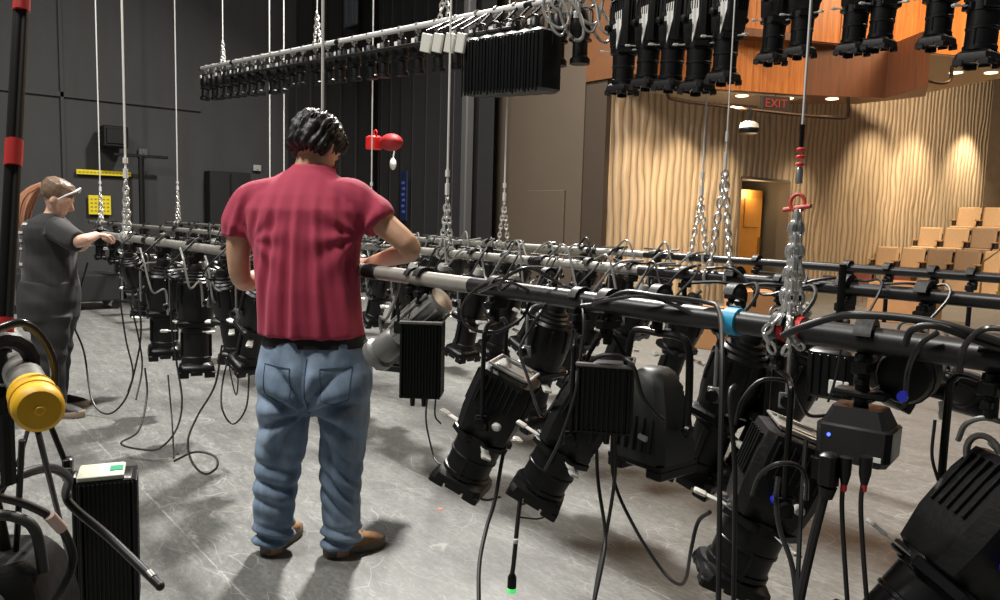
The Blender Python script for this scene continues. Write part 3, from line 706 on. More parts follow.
# --- middle and furthest pipes: rows of ellipsoidals with crossing leads
ordn = ['first', 'second', 'third', 'fourth', 'fifth', 'sixth', 'seventh', 'eighth', 'ninth', 'tenth', 'eleventh', 'twelfth', 'thirteenth', 'fourteenth', 'fifteenth', 'sixteenth', 'seventeenth', 'eighteenth', 'nineteenth', 'twentieth']
tw = {20: 'twentieth'}
def ordinal(i):
    if i < 20: return ordn[i]
    t = ['', '', 'twenty', 'thirty', 'forty'][(i+1)//10]; u = (i+1) % 10
    return ('twentieth' if (i+1) == 20 else 'thirtieth' if (i+1) == 30 else 'fortieth' if (i+1) == 40 else t+'-'+ordn[u-1])
CAPW = mat('pale_cap', (.5, .5, .47), .4, .2)
LPALE = make_classic('ellipsoidal_spotlight', 'x', cap=CAPW, drop=.26)
def pale(o):
    return o
random.seed(11)
XS2 = [-12.9, -12.0, -11.2, -10.4, -9.7, -9.1, -8.55, -8.0, -7.5, -7.05, -6.6, -6.15, -5.7, -5.3, -4.95, -4.6, -4.25, -3.9, -3.55, -3.25, -2.95, -2.62, -2.35, -2.05]
first = True
for i, x in enumerate(XS2):
    o = LPALE if first else copy_tree(LPALE if random.random() < .5 else CL); first = False
    o['label'] = 'spotlight on the middle pipe, %s along from its end by the grey wall' % ordinal(i); o['group'] = 'spotlights on the middle pipe'
    o.location = (x, Y2, ZP); s = random.uniform(.85, 1.05); o.scale = (s, s, s)
    aim(o, (-.25-.3*abs(math.sin(i*.7)), random.uniform(-.12, .12), -1))
XS3 = [-13.8, -13.0, -12.1, -11.2, -10.5, -9.9, -9.3, -8.7, -8.15, -7.6, -7.1, -6.6, -6.15, -5.7, -5.25, -4.85, -4.45, -4.1, -3.75, -3.4]
for i, x in enumerate(XS3):
    o = copy_tree(LPALE if random.random() < .4 else CL)
    o['label'] = 'spotlight on the furthest pipe, %s along from its end by the grey wall' % ordinal(i); o['group'] = 'spotlights on the furthest pipe'
    o.location = (x, Y3, ZP); s = random.uniform(.85, 1.05); o.scale = (s, s, s)
    aim(o, (-.25-.3*abs(math.sin(i*.7)), random.uniform(-.12, .12), -1))
# right stretch: bare clamps and short stems
def make_clamp(lb, g, cat='clamp', h=.16, kind=0):
    o = empty('hook_clamp', (0, 0, 0), 0, lb, cat, g); clamp_mb().build('jaw', BLK2, o)
    m = MB(); m.tube([(0, 0, -.1), (0, 0, -.1-h)], .011, 8); m.box((0, 0, -.1), (.03, .03, .03), bev=.006); m.build('stem', BLK, o)
    m = MB(); m.tube([(0, -.022, -.08), (.03, -.04, -.09)], .005, 6); m.build('bolt', SIL, o); return o
HC = None
for i, px in enumerate((735, 846, 925)):
    lb = 'hook clamp on the middle pipe, %s of three right of its thin wire' % ordn[i]
    HC = make_clamp(lb, 'hook clamps on the middle pipe') if HC is None else HC
    o = HC if i == 0 else copy_tree(HC); o['label'] = lb; c = col(px, Y2); o.location = c; s = 1.25; o.scale = (s, s, s)
for i, px in enumerate((757, 848, 888, 933, 972)):
    o = copy_tree(HC); o['label'] = 'small hook clamp on the furthest pipe, %s of five before doorway and seats' % ordn[i]; o['group'] = 'hook clamps on the furthest pipe'
    c = col(px, Y3); o.location = c; s = 1.05; o.scale = (s, s, s)
extra2 = [(848, scr(.9, .1, -.5), .9), (925, scr(.9, .3, -.35), .9), (780, scr(-.5, .4, -.8), .85)]
for i, (px, D, s) in enumerate(extra2):
    o = dupl(CL if i % 2 else LPALE, 'spotlight on the middle pipe, %s one to the right of the doorway side chain' % ordn[i], 'spotlights on the middle pipe'); c = col(px, Y2); o.location = c; o.scale = (s, s, s); aim(o, D)

# ------------------------------------------------------------------ upper batten
YU = 3.95
def up(px, y_img): return aty(px, y_img, YU)
A = up(203, 68); B = up(545, 1.5); sl = (B.z-A.z)/(B.x-A.x); XR = .4
def uz(x): return A.z + (x-A.x)*sl
pipe('batten_pipe', A.x-.1, XR, YU, uz(A.x-.1), uz(XR), .026, 'high pipe overhead carrying a long row of black spotlights', WIRE)
low = MB(); low.tube([(A.x+1.2, YU-.1, uz(A.x+1.2)-.2), (-4.6, YU-.1, uz(-4.6)-.18)], .016, 8); tag(low.build('cable_tray_rod', PIPE), 'thin dark rod running just below the high pipe', 'rod')
def up_line(px, lb, h=.32):
    x = up(px, 40).x
    for _ in range(3): x = yat(px, YU, uz(x)).x
    o = empty('lift_line', (x, YU, uz(x)), 0, lb, 'lift line'); w = MB(); w.tube([(0, 0, h), (0, 0, 8.95-uz(x))], .007, 6); w.build('wire', WIRE, o)
    k = MB()
    for s in (-1, 1): chain_mb(k, (0, 0, h), (s*.07, 0, .02), .06, .008)
    k.build('bridle_chain', GALV, o)
up_line(223, 'wire and small chain bridle at the far end of the high pipe'); up_line(317, 'wire and chain bridle on the high pipe above the head of the man', .36); up_line(444, 'wire and chain bridle in the middle of the high pipe', .3)
def make_hang_small():
    root = empty('hanging_spotlight', (0, 0, 0), 0, 'x', 'spotlight'); clamp_mb().build('clamp', mat('worn_clamp', (.3, .3, .29), .35, .6), root)
    m = MB(); m.lathe([(.02, -.12), (.065, -.125), (.08, -.17), (.085, -.28), (.07, -.33), (.06, -.34), (.06, -.47), (.08, -.49), (.08, -.53), (.05, -.53)][::-1], 14); m.box((0, 0, -.345), (.15, .13, .03), bev=.01); m.build('lamp_housing', BLK, root)
    yoke_mb(.10, .24, .006).build('yoke', BLK, root); 
    m = MB(); m.box((.0, -.085, -.17), (.05, .01, .05), bev=.003); m.build('label', LBL, root)
    return root
HS = make_hang_small(); n = 0; x = A.x+.15; first = True
def px_of(p):
    q = Vector(p)-CAM; return 500+FPX*q.dot(R_)/q.dot(F_)
xs = []
while x < XR-.3:
    px = px_of((x, YU, uz(x)))
    if px > 605: break
    xs.append(x); x += .30 if px < 290 else (.30 if px < 470 else .24)
for i, x in enumerate(xs):
    px = px_of((x, YU, uz(x)))
    o = HS if i == 0 else copy_tree(HS)
    o['label'] = 'small spotlight under the high pipe, %s along from its far end' % ordinal(i); o['group'] = 'spotlights under the high pipe'
    s = .9 if px < 290 else (.8 if px < 470 else .9); o.location = (x, YU, uz(x)); o.scale = (s, s, s); o.rotation_euler = (random.uniform(-.1, .1), 0, random.uniform(-.4, .4))
# four pale panels side by side
for i, (pa, pb) in enumerate(((421, 432), (433, 443), (445, 455), (456, 466))):
    a = aty(pa, 45, YU-.28); b_ = aty(pb, 41, YU-.28); m = MB(); zc_ = (a.z+b_.z)/2
    M3 = Matrix.Rotation(R(15), 3, 'Y'); m.box(((a.x+b_.x)/2, YU-.28, zc_), ((b_.x-a.x)*.85, .03, .15), rot=M3, bev=.006)
    o = tag(m.build('pale_panel', mat('pale_panel_face', (.55, .55, .5), .4)), 'pale upright panel below the high pipe, %s of the row of four' % ordn[i], 'panel', 'pale panels below the high pipe')
    k = MB(); k.tube([((a.x+b_.x)/2, YU-.28, zc_+.10), ((a.x+b_.x)/2, YU, uz((a.x+b_.x)/2))], .008, 6); k.build('hanger', BLK, o)
# dense black box lamps next to the proscenium
for i in range(6):
    px = 492+i*13; c = up(px, 42); x = c.x
    root = empty('cyc_light', (x, YU-.12, uz(x)), 0, 'black ribbed cyc light under the high pipe, %s from the curtain side' % ordn[i], 'flood light', 'cyc lights under the high pipe')
    m = MB(); m.box((0, 0, -.46), (.16, .24, .44), bev=.03)
    for k in range(4): m.box((-.06+k*.04, -.125, -.48), (.010, .016, .4+.03*random.random()), bev=.003)
    m.build('housing', BLK, root); m = MB(); m.tube(smooth_path([(-.08, 0, -.35), (-.08, 0, -.16), (0, 0, -.12), (.08, 0, -.16), (.08, 0, -.35)], 4), .006, 6); m.tube([(0, 0, -.12), (0, .12, 0)], .012, 6); m.build('yoke', BLK2, root)
# large hanging spotlights in front of the balcony
BIG = make_led_profile('hanging_profile_spotlight', 'x', drop=.27, kz=1.0, kw=.82)
for ch in list(BIG.children):                                        # white wedge added on the side to stand for yoke highlights
    if ch.name.startswith('power_'): bpy.data.objects.remove(ch)
m = MB(); m.add([(-.03, -.10, .19), (.055, -.10, .20), (.06, -.10, .11), (.018, -.10, -.02), (.005, -.10, .10), (-.06, -.10, .10), (-.06, -.10, .115), (.0, -.10, .13)]+[(-.03, -.112, .19), (.055, -.112, .20), (.06, -.112, .11), (.018, -.112, -.02), (.005, -.112, .10), (-.06, -.112, .10), (-.06, -.112, .115), (.0, -.112, .13)],
      [tuple(range(8)), tuple(range(15, 7, -1))]+[((i+1) % 8, i, 8+i, 8+(i+1) % 8) for i in range(8)])
m.v = [Vector((p.y*.98, -p.x, p.z-.09)) for p in m.v]; wd = m.build('highlight_wedge', WHT, BIG, (0, 0, -.27)); wd.scale = (.74, .74, 1)
bigs = [(625, 98), (650, 92), (675, 94), (701, 97), (728, 87), (776, 67), (803, 60), (857, 58), (885, 53), (941, 52), (987, 70)]
for i, (px, yb) in enumerate(bigs):
    o = BIG if i == 0 else copy_tree(BIG)
    o['label'] = 'large black spotlight hanging in front of the timber balcony, %s from the proscenium side' % ordn[i]; o['group'] = 'spotlights in front of the balcony'
    x = up(px, 20).x
    for _ in range(4): x = yat(px, YU, uz(x)-.4).x
    zb = yb_ = aty(px, yb, YU).z; drop_ = uz(x)-zb
    s = max(.8, min(1.35, drop_/.655)); o.location = (x, YU, zb+.655*s); o.scale = (s*.82 if False else s, s, s); aim(o, (-.03-.02*(i % 3), .002, -1))
    if i > 4:
        for ch in list(o.children):
            if ch.name.startswith('highlight_wedge'): bpy.data.objects.remove(ch)

# ================================================================== SEATS
TAN, nt, b = node_mat('tan_upholstery'); tc = N(nt, 'ShaderNodeTexCoord').outputs['Object']
nt.links.new(mixc(nt, noise_n(nt, tc, 30, 3), (.50, .34, .20), (.62, .44, .28)), b.inputs['Base Color']); b.inputs['Roughness'].default_value = .85
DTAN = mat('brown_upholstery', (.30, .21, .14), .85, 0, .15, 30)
WOODB = mat('seat_timber', (.42, .24, .11), .5, 0, .2, 8); DARKM = mat('dark_seat_frame', (.02, .016, .014), .6)
def make_seat():
    root = empty('theatre_seat', (0, 0, 0), 0, 'x', 'seat')
    m = MB(); M3 = Matrix.Rotation(R(-10), 3, 'X')
    m.box((0, .17, .64), (.50, .07, .50), rot=M3, bev=.03); m.box((0, .135, .66), (.44, .03, .42), rot=M3, bev=.015); m.build('backrest', TAN, root)
    m = MB(); m.box((0, -.06, .40), (.47, .42, .11), bev=.035); m.build('seat_pad', TAN, root)
    m = MB()
    for s in (-1, 1): m.box((s*.252, .02, .59), (.038, .30, .035), bev=.01)
    m.build('armrest', WOODB, root)
    m = MB()
    for s in (-1, 1): m.box((s*.252, .05, .29), (.03, .16, .58), bev=.006)
    m.box((0, .205, .5), (.50, .02, .5), rot=M3, bev=.006); m.build('frame', DARKM, root)
    return root
ST = None
DRK = {(1, 2): 1, (1, 3): 1, (2, 3): 1}
rows = [(-1, 16.2, 946, .54), (0, 16.9, 925, .54), (1, 17.5, 883, 1.0), (2, 18.45, 926, 1.46), (3, 19.4, 965, 1.94)]
rname = {-1: 'lowest row', 0: 'second row from the bottom', 1: 'third row from the bottom', 2: 'second row from the top', 3: 'top row'}
seat_rows = []
for k, (ri, y, px0, ztop) in enumerate(rows[1:]):
    zf = ztop-.89; x0 = yat(px0, y, ztop-.1).x + .02; nsea = 8-k*1
    for j in range(8):
        x = x0+j*.545
        if ST is None: ST = make_seat(); o = ST
        else: o = copy_tree(ST)
        nm = {0: 'lowest row', 1: 'second row up', 2: 'third row up', 3: 'top row'}[ri]
        o.location = (x, y, zf); o['label'] = 'tan theatre seat, %s from the ribbed wall in the %s' % (ordn[j], nm); o['group'] = 'theatre seats, '+nm
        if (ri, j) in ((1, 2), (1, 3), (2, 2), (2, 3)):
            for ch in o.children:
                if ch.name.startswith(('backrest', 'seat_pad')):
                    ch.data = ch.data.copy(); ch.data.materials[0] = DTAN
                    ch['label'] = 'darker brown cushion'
    rs = MB(); rs.box((x0+2.2, y+.05, zf/2-.0), (5.4, .95, max(.04, zf)-.004)); struct(rs.build('floor_riser', mat('riser_carpet', (.14, .095, .06), .8)))
    bl = MB(); bl.box((x0+1.9, y-.33, zf+.03), (4.6, .04, .06)); 
# low wooden rail in front of the lowest seats and handrail at the border
o = empty('handrail', (0, 0, 0), 0, 'thin yellow handrail by the seats, next to the right border', 'handrail'); h0 = V(983, 262, 14.5); h1 = V(1003, 248, 14.0)
m = MB(); m.tube([(h0.x, h0.y, .05), h0, h1, (h1.x, h1.y, .05)], .02, 8); m.build('rail', mat('brass', (1, 1, 1)), o)
for i, (px, py) in enumerate(((862, 283), (900, 286))):
    p = V(px, py, 14.6); m = MB(); m.box((0, 0, .0), (.5, .06, .35), bev=.03); m.box((0, -.2, -.2), (.48, .4, .09), bev=.03)
    for s in (-1, 1): m.tube([(s*.22, .02, -.6), (s*.22, .02, 0)], .015, 6); m.tube([(s*.22, -.36, -.6), (s*.22, -.36, -.2)], .015, 6)
    q = m.build('stacking_chair', mat('brick_red_plastic', (.30, .09, .05), .5)); q.location = (p.x, p.y, .42); q.scale = (.7, .7, .7); tag(q, 'brick red chair on the floor before the seats, %s one' % ('left' if i == 0 else 'right'), 'chair')

# ================================================================== BALCONY FITTINGS
def rail_obj(pts, r, lb):
    m = MB(); m.tube(smooth_path(pts, 5), r, 8); return tag(m.build('lighting_rail', mat('dark_bronze', (.05, .03, .02), .35, .7)), lb, 'rail')
YR = lambda px, py: atz(px, py, zs-.10-.0022*max(0, py-100))
rail_obj([V(667, 86, 12.2), V(668, 95, 12.2), V(676, 100, 12.2), V(720, 106, 12.3), V(790, 114, 12.6), V(840, 118, 12.8), V(848, 114, 12.8), V(848, 97, 12.8)], .028, 'long curved rail hung under the timber balcony')
rail_obj([V(926, 80, 13.2), V(940, 83, 13.2), V(950, 80, 13.2), V(952, 66, 13.2)], .028, 'short curved rail under the right end of the balcony')
o = empty('exit_sign', (0, 0, 0), 0, 'dark exit sign with red lettering under the balcony', 'sign'); p = V(775, 104, 12.6); o.location = p; o.rotation_euler = (0, 0, math.atan2(fd.y, fd.x))
m = MB(); m.box((0, 0, 0), (.50, .06, .24), bev=.01); m.tube([(0, 0, .1), (0, 0, zs-p.z-.02)], .012, 6); m.build('sign_box', mat('sign_bronze', (.035, .02, .015), .5), o)
fc = bpy.data.curves.new('sign_text', 'FONT'); fc.body = 'EXIT'; fc.size = .19; fc.align_x = 'CENTER'; fc.align_y = 'CENTER'; fc.extrude = .003; fc.materials.append(mat('exit_red', (.30, .03, .02), .5, emit=((.8, .08, .05), .12)))
f0 = bpy.data.objects.new('sign_text', fc); COL.objects.link(f0); bpy.context.view_layer.update(); tm = bpy.data.meshes.new_from_object(f0.evaluated_get(bpy.context.evaluated_depsgraph_get())); bpy.data.objects.remove(f0)
ft = bpy.data.objects.new('sign_text', tm); COL.objects.link(ft); ft.parent = o; ft.location = (0, -.034, -.0); ft.rotation_euler = (PI/2, 0, 0)
o = empty('projector_lamp', (0, 0, 0), 0, 'small black and white dome lamp hanging from the rail above the doorway', 'lamp'); p = V(749, 128, 12.4); o.location = p
m = MB(); m.lathe([(.02, -.09), (.14, -.085), (.16, -.03), (.15, 0)], 16); m.build('base', BLK, o); m = MB(); m.lathe([(.15, 0), (.14, .06), (.08, .10), (.02, .11)], 16); m.build('dome', WHT, o)
m = MB(); m.tube([(0, 0, .1), (.03, 0, .2), (0, .0, .32)], .018, 8); m.build('hanger', BLK, o)
# recessed downlights
def dl(p, r, lb):
    m = MB(); m.lathe([(r, 0), (r, -.012), (r*.75, -.014), (r*.7, .0)], 14); m.lathe([(.001, -.004), (r*.7, -.004), (r*.7, -.003), (.001, -.003)], 14)
    m.cur = 0; o = m.build('downlight', mat('downlight_glow', (.9, .8, .6), .5, emit=((1, .82, .55), 3))); o.location = p; tag(o, lb, 'downlight')
for px, lb in ((742, 'recessed downlight in the soffit, nearest the hanging spotlights'), (787, 'recessed downlight in the soffit right of the exit sign'), (832, 'wide recessed downlight under the brown end of the balcony')):
    q = atz(px, {742: 95.5, 787: 98, 832: 101}[px], zs-.04); dl((q.x, q.y, zs-.041 if px < 800 else zs-.001), .10, lb)
for px, lb in ((956, 'recessed downlight under the upper gallery, left one'), (991, 'recessed downlight under the upper gallery, by the photo border')):
    q = atz(px, 73, zu-.03); dl((q.x, q.y, zu-.021), .11, lb)
# small downlight fittings on the proscenium wall? wall signs on the stage wall
def wall_plate(pa, pb, m_, lb, cat, th=.03):
    a = atx(*pa, WX+.06); b_ = atx(*pb, WX+.06); m = MB(); m.box((0, 0, 0), (th, abs(b_.y-a.y), abs(b_.z-a.z)), bev=.008)
    c = (a+b_)/2; o = m.build('wall_sign', m_); o.location = (WX+.07, c.y, c.z); return tag(o, lb, cat), abs(b_.y-a.y), abs(b_.z-a.z)
YS = mat('yellow_sign', (.85, .68, .02), .5)
DK = mat('faded_print', (.35, .28, .03), .6)
o, wy, hz_ = wall_plate((76, 169), (131, 177), YS, 'long thin yellow sign strip on the grey stage wall', 'sign')
m = MB()
for k in range(14): m.box((.018, -wy*.44+wy*.88*k/13, 0), (.004, wy*.045, hz_*.22)); 
m.build('faded_print', DK, o)
o, wy, hz_ = wall_plate((88, 195), (111, 215), YS, 'square yellow sign on the grey wall behind the chain', 'sign')
m = MB()
for r_ in range(4):
    for k in range(5): m.box((.018, -wy*.36+wy*.72*k/4, hz_*(.3-.2*r_)), (.004, wy*.1, hz_*.07))
m.build('faded_print', DK, o)
o, wy, hz_ = wall_plate((205, 171), (246, 262), mat('dark_recess', (.008, .008, .008), .7), 'tall black cabinet against the grey wall left of the man', 'cabinet', .5)
m = MB(); m.box((.26, 0, 0), (.02, .03, hz_*.96)); m.build('door_seam', BLK2, o)
for i, (px, py, lb) in enumerate(((257, 168, 'small pale switch plate on the wall left of the head of the man'), (143, 152, 'small grey box on the wall right of the long yellow strip'))):
    q = atx(px, py, WX+.05); m = MB(); m.box((0, 0, 0), (.05, .16, .12), bev=.01); m.box((.03, 0, 0), (.02, .04, .06), bev=.004); o = m.build('switch_plate', mat('switch_grey', (.4, .4, .38) if i == 0 else (.12, .12, .12)) if i == 0 else mat('switch_dark', (.1, .1, .1))); o.location = q; tag(o, lb, 'switch')
m = MB(); a = atx(108, 128, WX+.3); b_ = atx(118, 146, WX+.3); m.box((0, 0, 0), (.4, .4, .35), bev=.02); m.box((.21, 0, 0), (.02, .3, .25), bev=.01); o = m.build('wall_box', BLK2); o.location = (a+b_)/2; tag(o, 'black electrical box on the grey wall beside the brightest wire', 'box')
# T shaped stand
m = MB(); q = atx(141, 156, WX+.4); m.tube([(q.x, q.y, .03), (q.x, q.y, q.z)], .05, 8); m.box((q.x, q.y, q.z), (.06, .9, .05), bev=.01); m.lathe([(.35, 0.03), (.3, .06), (.06, .10)], 14, c=(q.x, q.y, 0)); tag(m.build('tall_stand', BLK2), 'black T shaped stand in front of the grey wall', 'stand')
# blue lettered sign on the curtain
q = atx(404, 196, -11.5); q = aty(404, 196, PY-.8); m = MB(); m.box((0, 0, 0), (.24, .03, .95), bev=.01); o = m.build('wall_sign', mat('navy_panel', (.012, .018, .06), .5)); o.location = q; tag(o, 'narrow navy sign with blue vertical lettering in front of the black curtain', 'sign')
m = MB()
for k in range(6): m.box((.01*(-1)**k, -.018, -.3+k*.11), (.10, .004, .05), bev=.001)
m.build('blurred_lettering', mat('blue_print', (.08, .14, .5), .5), o)
# red hoist on the wire by the curtain
o = empty('red_hoist', (0, 0, 0), 0, 'red hoist bag on the wire above the shoulder of the man', 'hoist'); q = aty(374, 141, 4.6); o.location = q
RED = mat('red_fabric', (.75, .02, .02), .45)
m = MB(); lofted(m, [((0, 0, -.10), (.055, .02, 0), (0, .05, 0)), ((0, 0, -.09), (.075, .02, 0), (0, .07, 0)), ((0, 0, .04), (.075, .02, 0), (0, .07, 0)), ((0, 0, .06), (.05, .01, 0), (0, .05, 0))], 12, 4); m.build('motor_body', RED, o)
m = MB(); m.ell((.22, .10, -.02), .17, .12, .10); m.build('chain_bag', mat('deep_red_fabric', (.35, .008, .01), .6), o)
m = MB(); m.torus((.03, 0, .09), .035, .009, 12, 6, Matrix.Rotation(PI/2, 3, 'X')); m.build('hook', RED, o)
q = aty(393, 164, 5.5); m = MB(); m.ell((0, 0, 0), .045, .045, .08); m.tube([(0, 0, .07), (.02, .02, .25)], .01, 6); o = m.build('work_lamp', WHT); o.location = q; tag(o, 'small white lamp below the red hoist', 'lamp')
# blue grey cloth at the very top
a = aty(330, -8, PY-1.2); b_ = aty(357, 24, PY-1.2)
m = MB(); m.box(((a.x+b_.x)/2, PY-1.2, (a.z+b_.z)/2), (abs(b_.x-a.x), .06, abs(a.z-b_.z)), bev=.01)
for k in range(5): m.box((min(a.x, b_.x)+abs(b_.x-a.x)*(k+.5)/5, PY-1.24, (a.z+b_.z)/2), (.06, .05, abs(a.z-b_.z)*.96), bev=.01)
tag(m.build('grey_drape', mat('blue_grey_cloth', (.07, .08, .09), .8)), 'folded blue grey cloth hanging high in front of the black curtain', 'cloth')
# cardboard and clutter beyond the pipes
def crate(px, py, d, sz, m_, lb, cat='box', rz=.3):
    p = V(px, py, d); m = MB(); m.box((0, 0, sz[2]/2), sz, bev=.01); m.box((0, 0, sz[2]+.003), (sz[0]*.96, .05, .006)); o = m.build('storage_box', m_); o.location = (p.x, p.y, .0); o.rotation_euler = (0, 0, rz); return tag(o, lb, cat)
CARD = mat('cardboard', (.55, .27, .11), .8, 0, .15, 6)
crate(700, 320, 8.6, (.55, .4, .45), CARD, 'brown cardboard box on the floor beyond the pipes, left of the turquoise tape')
crate(748, 318, 9.2, (.5, .4, .6), CARD, 'taller orange brown box on the floor, right of the turquoise tape', rz=.8)
crate(905, 300, 11.5, (.9, .6, .6), CARD, 'orange brown crate on the floor in front of the lowest seats', rz=.2)
crate(800, 345, 7.3, (.5, .5, .4), mat('dark_case', (.02, .02, .022), .5), 'low black case on the floor behind the chained section', rz=.5)
p = atz(694, 334, .06); m = MB(); m.ell((0, 0, 0), .22, .16, .05, 14, 8); m.ell((.1, .06, .04), .1, .08, .04, 10, 6); o = m.build('safety_vest', mat('neon_yellow_cloth', (.62, .75, .08), .7)); o.location = (p.x, p.y, .05); tag(o, 'neon yellow cloth lying on the floor beyond the pipes', 'cloth')
for i, (px, py, d, sz) in enumerate(((92, 300, 10.5, (.7, .6, .35)), (150, 300, 11.5, (.9, .6, .5)), (20, 300, 10.0, (.8, .6, .4)), (232, 295, 11.5, (1.1, .6, .35)))):
    p = V(px, py, d); o = empty('road_case', (p.x, p.y, 0), .2*i, 'dark wheeled case by the grey wall, %s from the photo border' % ordn[[1, 2, 0, 3][i]], 'case', 'dark cases by the grey wall')
    m = MB(); m.box((0, 0, .12+sz[2]/2), sz, bev=.02); m.build('case_body', mat('case_black', (.015, .015, .016), .5), o)
    for sx_ in (-1, 1):
        for sy_ in (-1, 1): m = MB(); m.lathe([(.01, -.02), (.055, -.02), (.055, .02), (.01, .02)], 12, c=(sx_*sz[0]*.4, sy_*sz[1]*.4, .056), ax='x'); m.build('wheel', GLS, o)
    for s in (-1, 1):
        for t_ in (-1, 1): m = MB(); m.box((s*sz[0]/2, t_*sz[1]/2, .12+sz[2]/2), (.03, .03, sz[2]), bev=.004); m.build('edge_trim', mat('alu_trim', (.2, .2, .2), .4, .8), o)
# red laser dot like mark on floor
p = atz(440, 509, 0); m = MB(); m.lathe([(.001, 0), (.014, 0), (.013, .0015), (.001, .0016)], 12); o = m.build('floor_mark', mat('coral_tape', (.85, .2, .13), .5)); o.location = (p.x, p.y, .0005); tag(o, 'tiny red mark on the stage floor right of the shoes of the man', 'tape mark')

# ================================================================== FOREGROUND LEFT
P0 = V(39, 409, .86); o = empty('batten_pipe', P0, 0, 'pipe with a bright yellow rubber cap coming in at the left border', 'pipe')
ax_ = Vector((-1, .06, .0)).normalized()
m = MB(); m.tube([(0, 0, 0), ax_*.5, ax_*4], .0235, 20); m.build('tube', mat('worn_steel_pipe', (.32, .32, .3), .35, .7, .3, 20), o)
m = MB(); M0 = Matrix((ax_, ax_.orthogonal().normalized(), ax_.cross(ax_.orthogonal().normalized()))).transposed().to_4x4(); m.M = M0
m.lathe([(.0245, .085), (.027, .084), (.027, .004), (.0265, -.002), (.022, -.007), (.006, -.008), (.004, -.011), (.001, -.011)], 24, ax='x'); m.build('rubber_cap', YEL, o)
m = MB(); m.M = M0; m.lathe([(.0271, .03), (.0285, .031), (.0285, .034), (.0271, .035)], 24, ax='x'); m.build('cap_ridge', YEL, o)
# multicore drop with red tape
a = V(22, -40, 1.25); b_ = V(1, 352, 1.05); o = empty('taped_cable_drop', (0, 0, 0), 0, 'thick black cable drop with red tape bands beside the woman', 'cable')
m = MB(); m.tube([a+(a-b_)*2.5, a, b_, b_-zz*.10], .0085, 12); m.tube([p_+rt*.009 for p_ in (a+(a-b_)*2.5, a, b_)], .0055, 10); m.build('cable', CAB, o)
for y0, y1 in ((-6, 17), (152, 178), (322, 345)):
    t0 = (y0+40)/392; t1 = (y1+40)/392; m = MB(); m.tube([a.lerp(b_, t0)+rt*.003, a.lerp(b_, t1)+rt*.003], .0118, 12); m.build('red_tape_band', REDP, o)
# clamp & lamp hung near the cap
o = empty('hook_clamp', V(4, 366, 1.0), .3, 'black hook clamp on the yellow capped pipe at the left border', 'clamp'); m = MB(); m.torus((0, 0, 0), .035, .011, 14, 8, Matrix.Rotation(PI/2, 3, 'Y')); m.box((0, 0, -.05), (.03, .05, .03), bev=.005); m.build('jaw', BLK2, o); m = MB(); m.tube([(0, 0, -.05), (0, 0, -.16)], .010, 8); m.build('stem', BLK, o)
# handled lamp at the bottom left
o = empty('handled_spotlight', V(6, 543, 1.15), 0, 'black lamp with a rounded handle and yellow knob in the bottom left corner', 'spotlight'); o.rotation_euler = (0, 0, R(51))
m = MB(); m.rings([rsec(-.25, .085, .085, .03), rsec(-.10, .082, .085, .03), rsec(-.03, .065, .07, .025), rsec(-.01, .05, .055, .02)], False)
for k in range(6): m.box((-.05+k*.02, -.086, -.12), (.006, .014, .14), bev=.002)
m.build('lamp_housing', BLK2, o)
m = MB(); m.tube(smooth_path([(-.065, -.03, -.02), (-.068, -.035, .035), (-.045, -.04, .058), (0, -.04, .062), (.045, -.04, .058), (.068, -.035, .035), (.075, -.03, -.03)], 5), .008, 10); m.build('handle', mat('dark_grey_shell', (1, 1, 1)), o)
m = MB(); m.lathe([(.001, .028), (.012, .027), (.015, .02), (.015, 0), (.012, -.004)][::-1], 12, c=(-.01, -.05, -.0)); m.build('knob', mat('yellow_knob', (.8, .72, .05), .4), o)
m = MB(); m.lathe([(.034, .086), (.046, .087), (.046, .10), (.036, .102), (.034, .094)], 20, c=(.012, 0, -.07), ax='y'); m.v = [Vector((p.x, -p.y, p.z)) for p in m.v]; m.build('side_ring', mat('dark_grey_shell', (1, 1, 1)), o)
m = MB(); m.tube([(0, 0, -.02), (-.02, .0, .10), (-.05, 0, .25)], .009, 8); m.build('stem', BLK, o)
# thin arms from the capped pipe to the box
for i, (pa, pb) in enumerate((((38, 432), (77, 590)), ((47, 432), (58, 470)), ((22, 440), (16, 560)))):
    if i == 1: continue
    m = MB(); m.tube([V(*pa, 1.1), V(*pb, 1.5 if i == 0 else 1.15)], .0045, 8); tag(m.build('thin_arm', BLK), 'thin black arm running down from the yellow cap to the %s' % ('labelled ribbed box' if i == 0 else 'handled lamp'), 'rod')

# ================================================================== LOOSE CABLES
def cable(pts, r, lb, g=None, m=CAB, n=7, seg=8, ends=None):
    P = [V(*p) for p in pts]
    P = [Vector((p.x, p.y, max(p.z, r))) for p in P]
    b_ = MB(); b_.tube(smooth_path(P, n), r, seg); o = b_.build('cable', m); tag(o, lb, 'cable', g); return o
g1 = None
cable([(88, 262, 5.2), (80, 290, 5.2), (72, 318, 5.2), (84, 352, 5.2), (92, 400, 5.0), (108, 414, 4.9), (126, 398, 4.9), (137, 360, 4.9), (141, 330, 4.9), (138, 290, 4.7)], .006, 'thin cable drooping in a wide loop between the woman and the first hanging lamps')
cable([(145, 368, 4.4), (147, 395, 4.35), (139, 430, 4.2), (121, 443, 4.1), (138, 449, 4.05), (160, 448, 4.05), (177, 428, 4.2), (182, 400, 4.3), (177, 365, 4.4), (172, 330, 4.4), (170, 280, 4.4)], .0055, 'thin cable looping down to the floor from the second hanging lamp')
cable([(222, 345, 3.9), (215, 385, 3.85), (198, 415, 3.75), (188, 440, 3.65), (192, 462, 3.55), (205, 474, 3.5), (217, 467, 3.5), (214, 456, 3.55), (195, 452, 3.6), (174, 461, 3.6)], .0055, 'thin cable ending in a small coil on the floor left of the jeans')
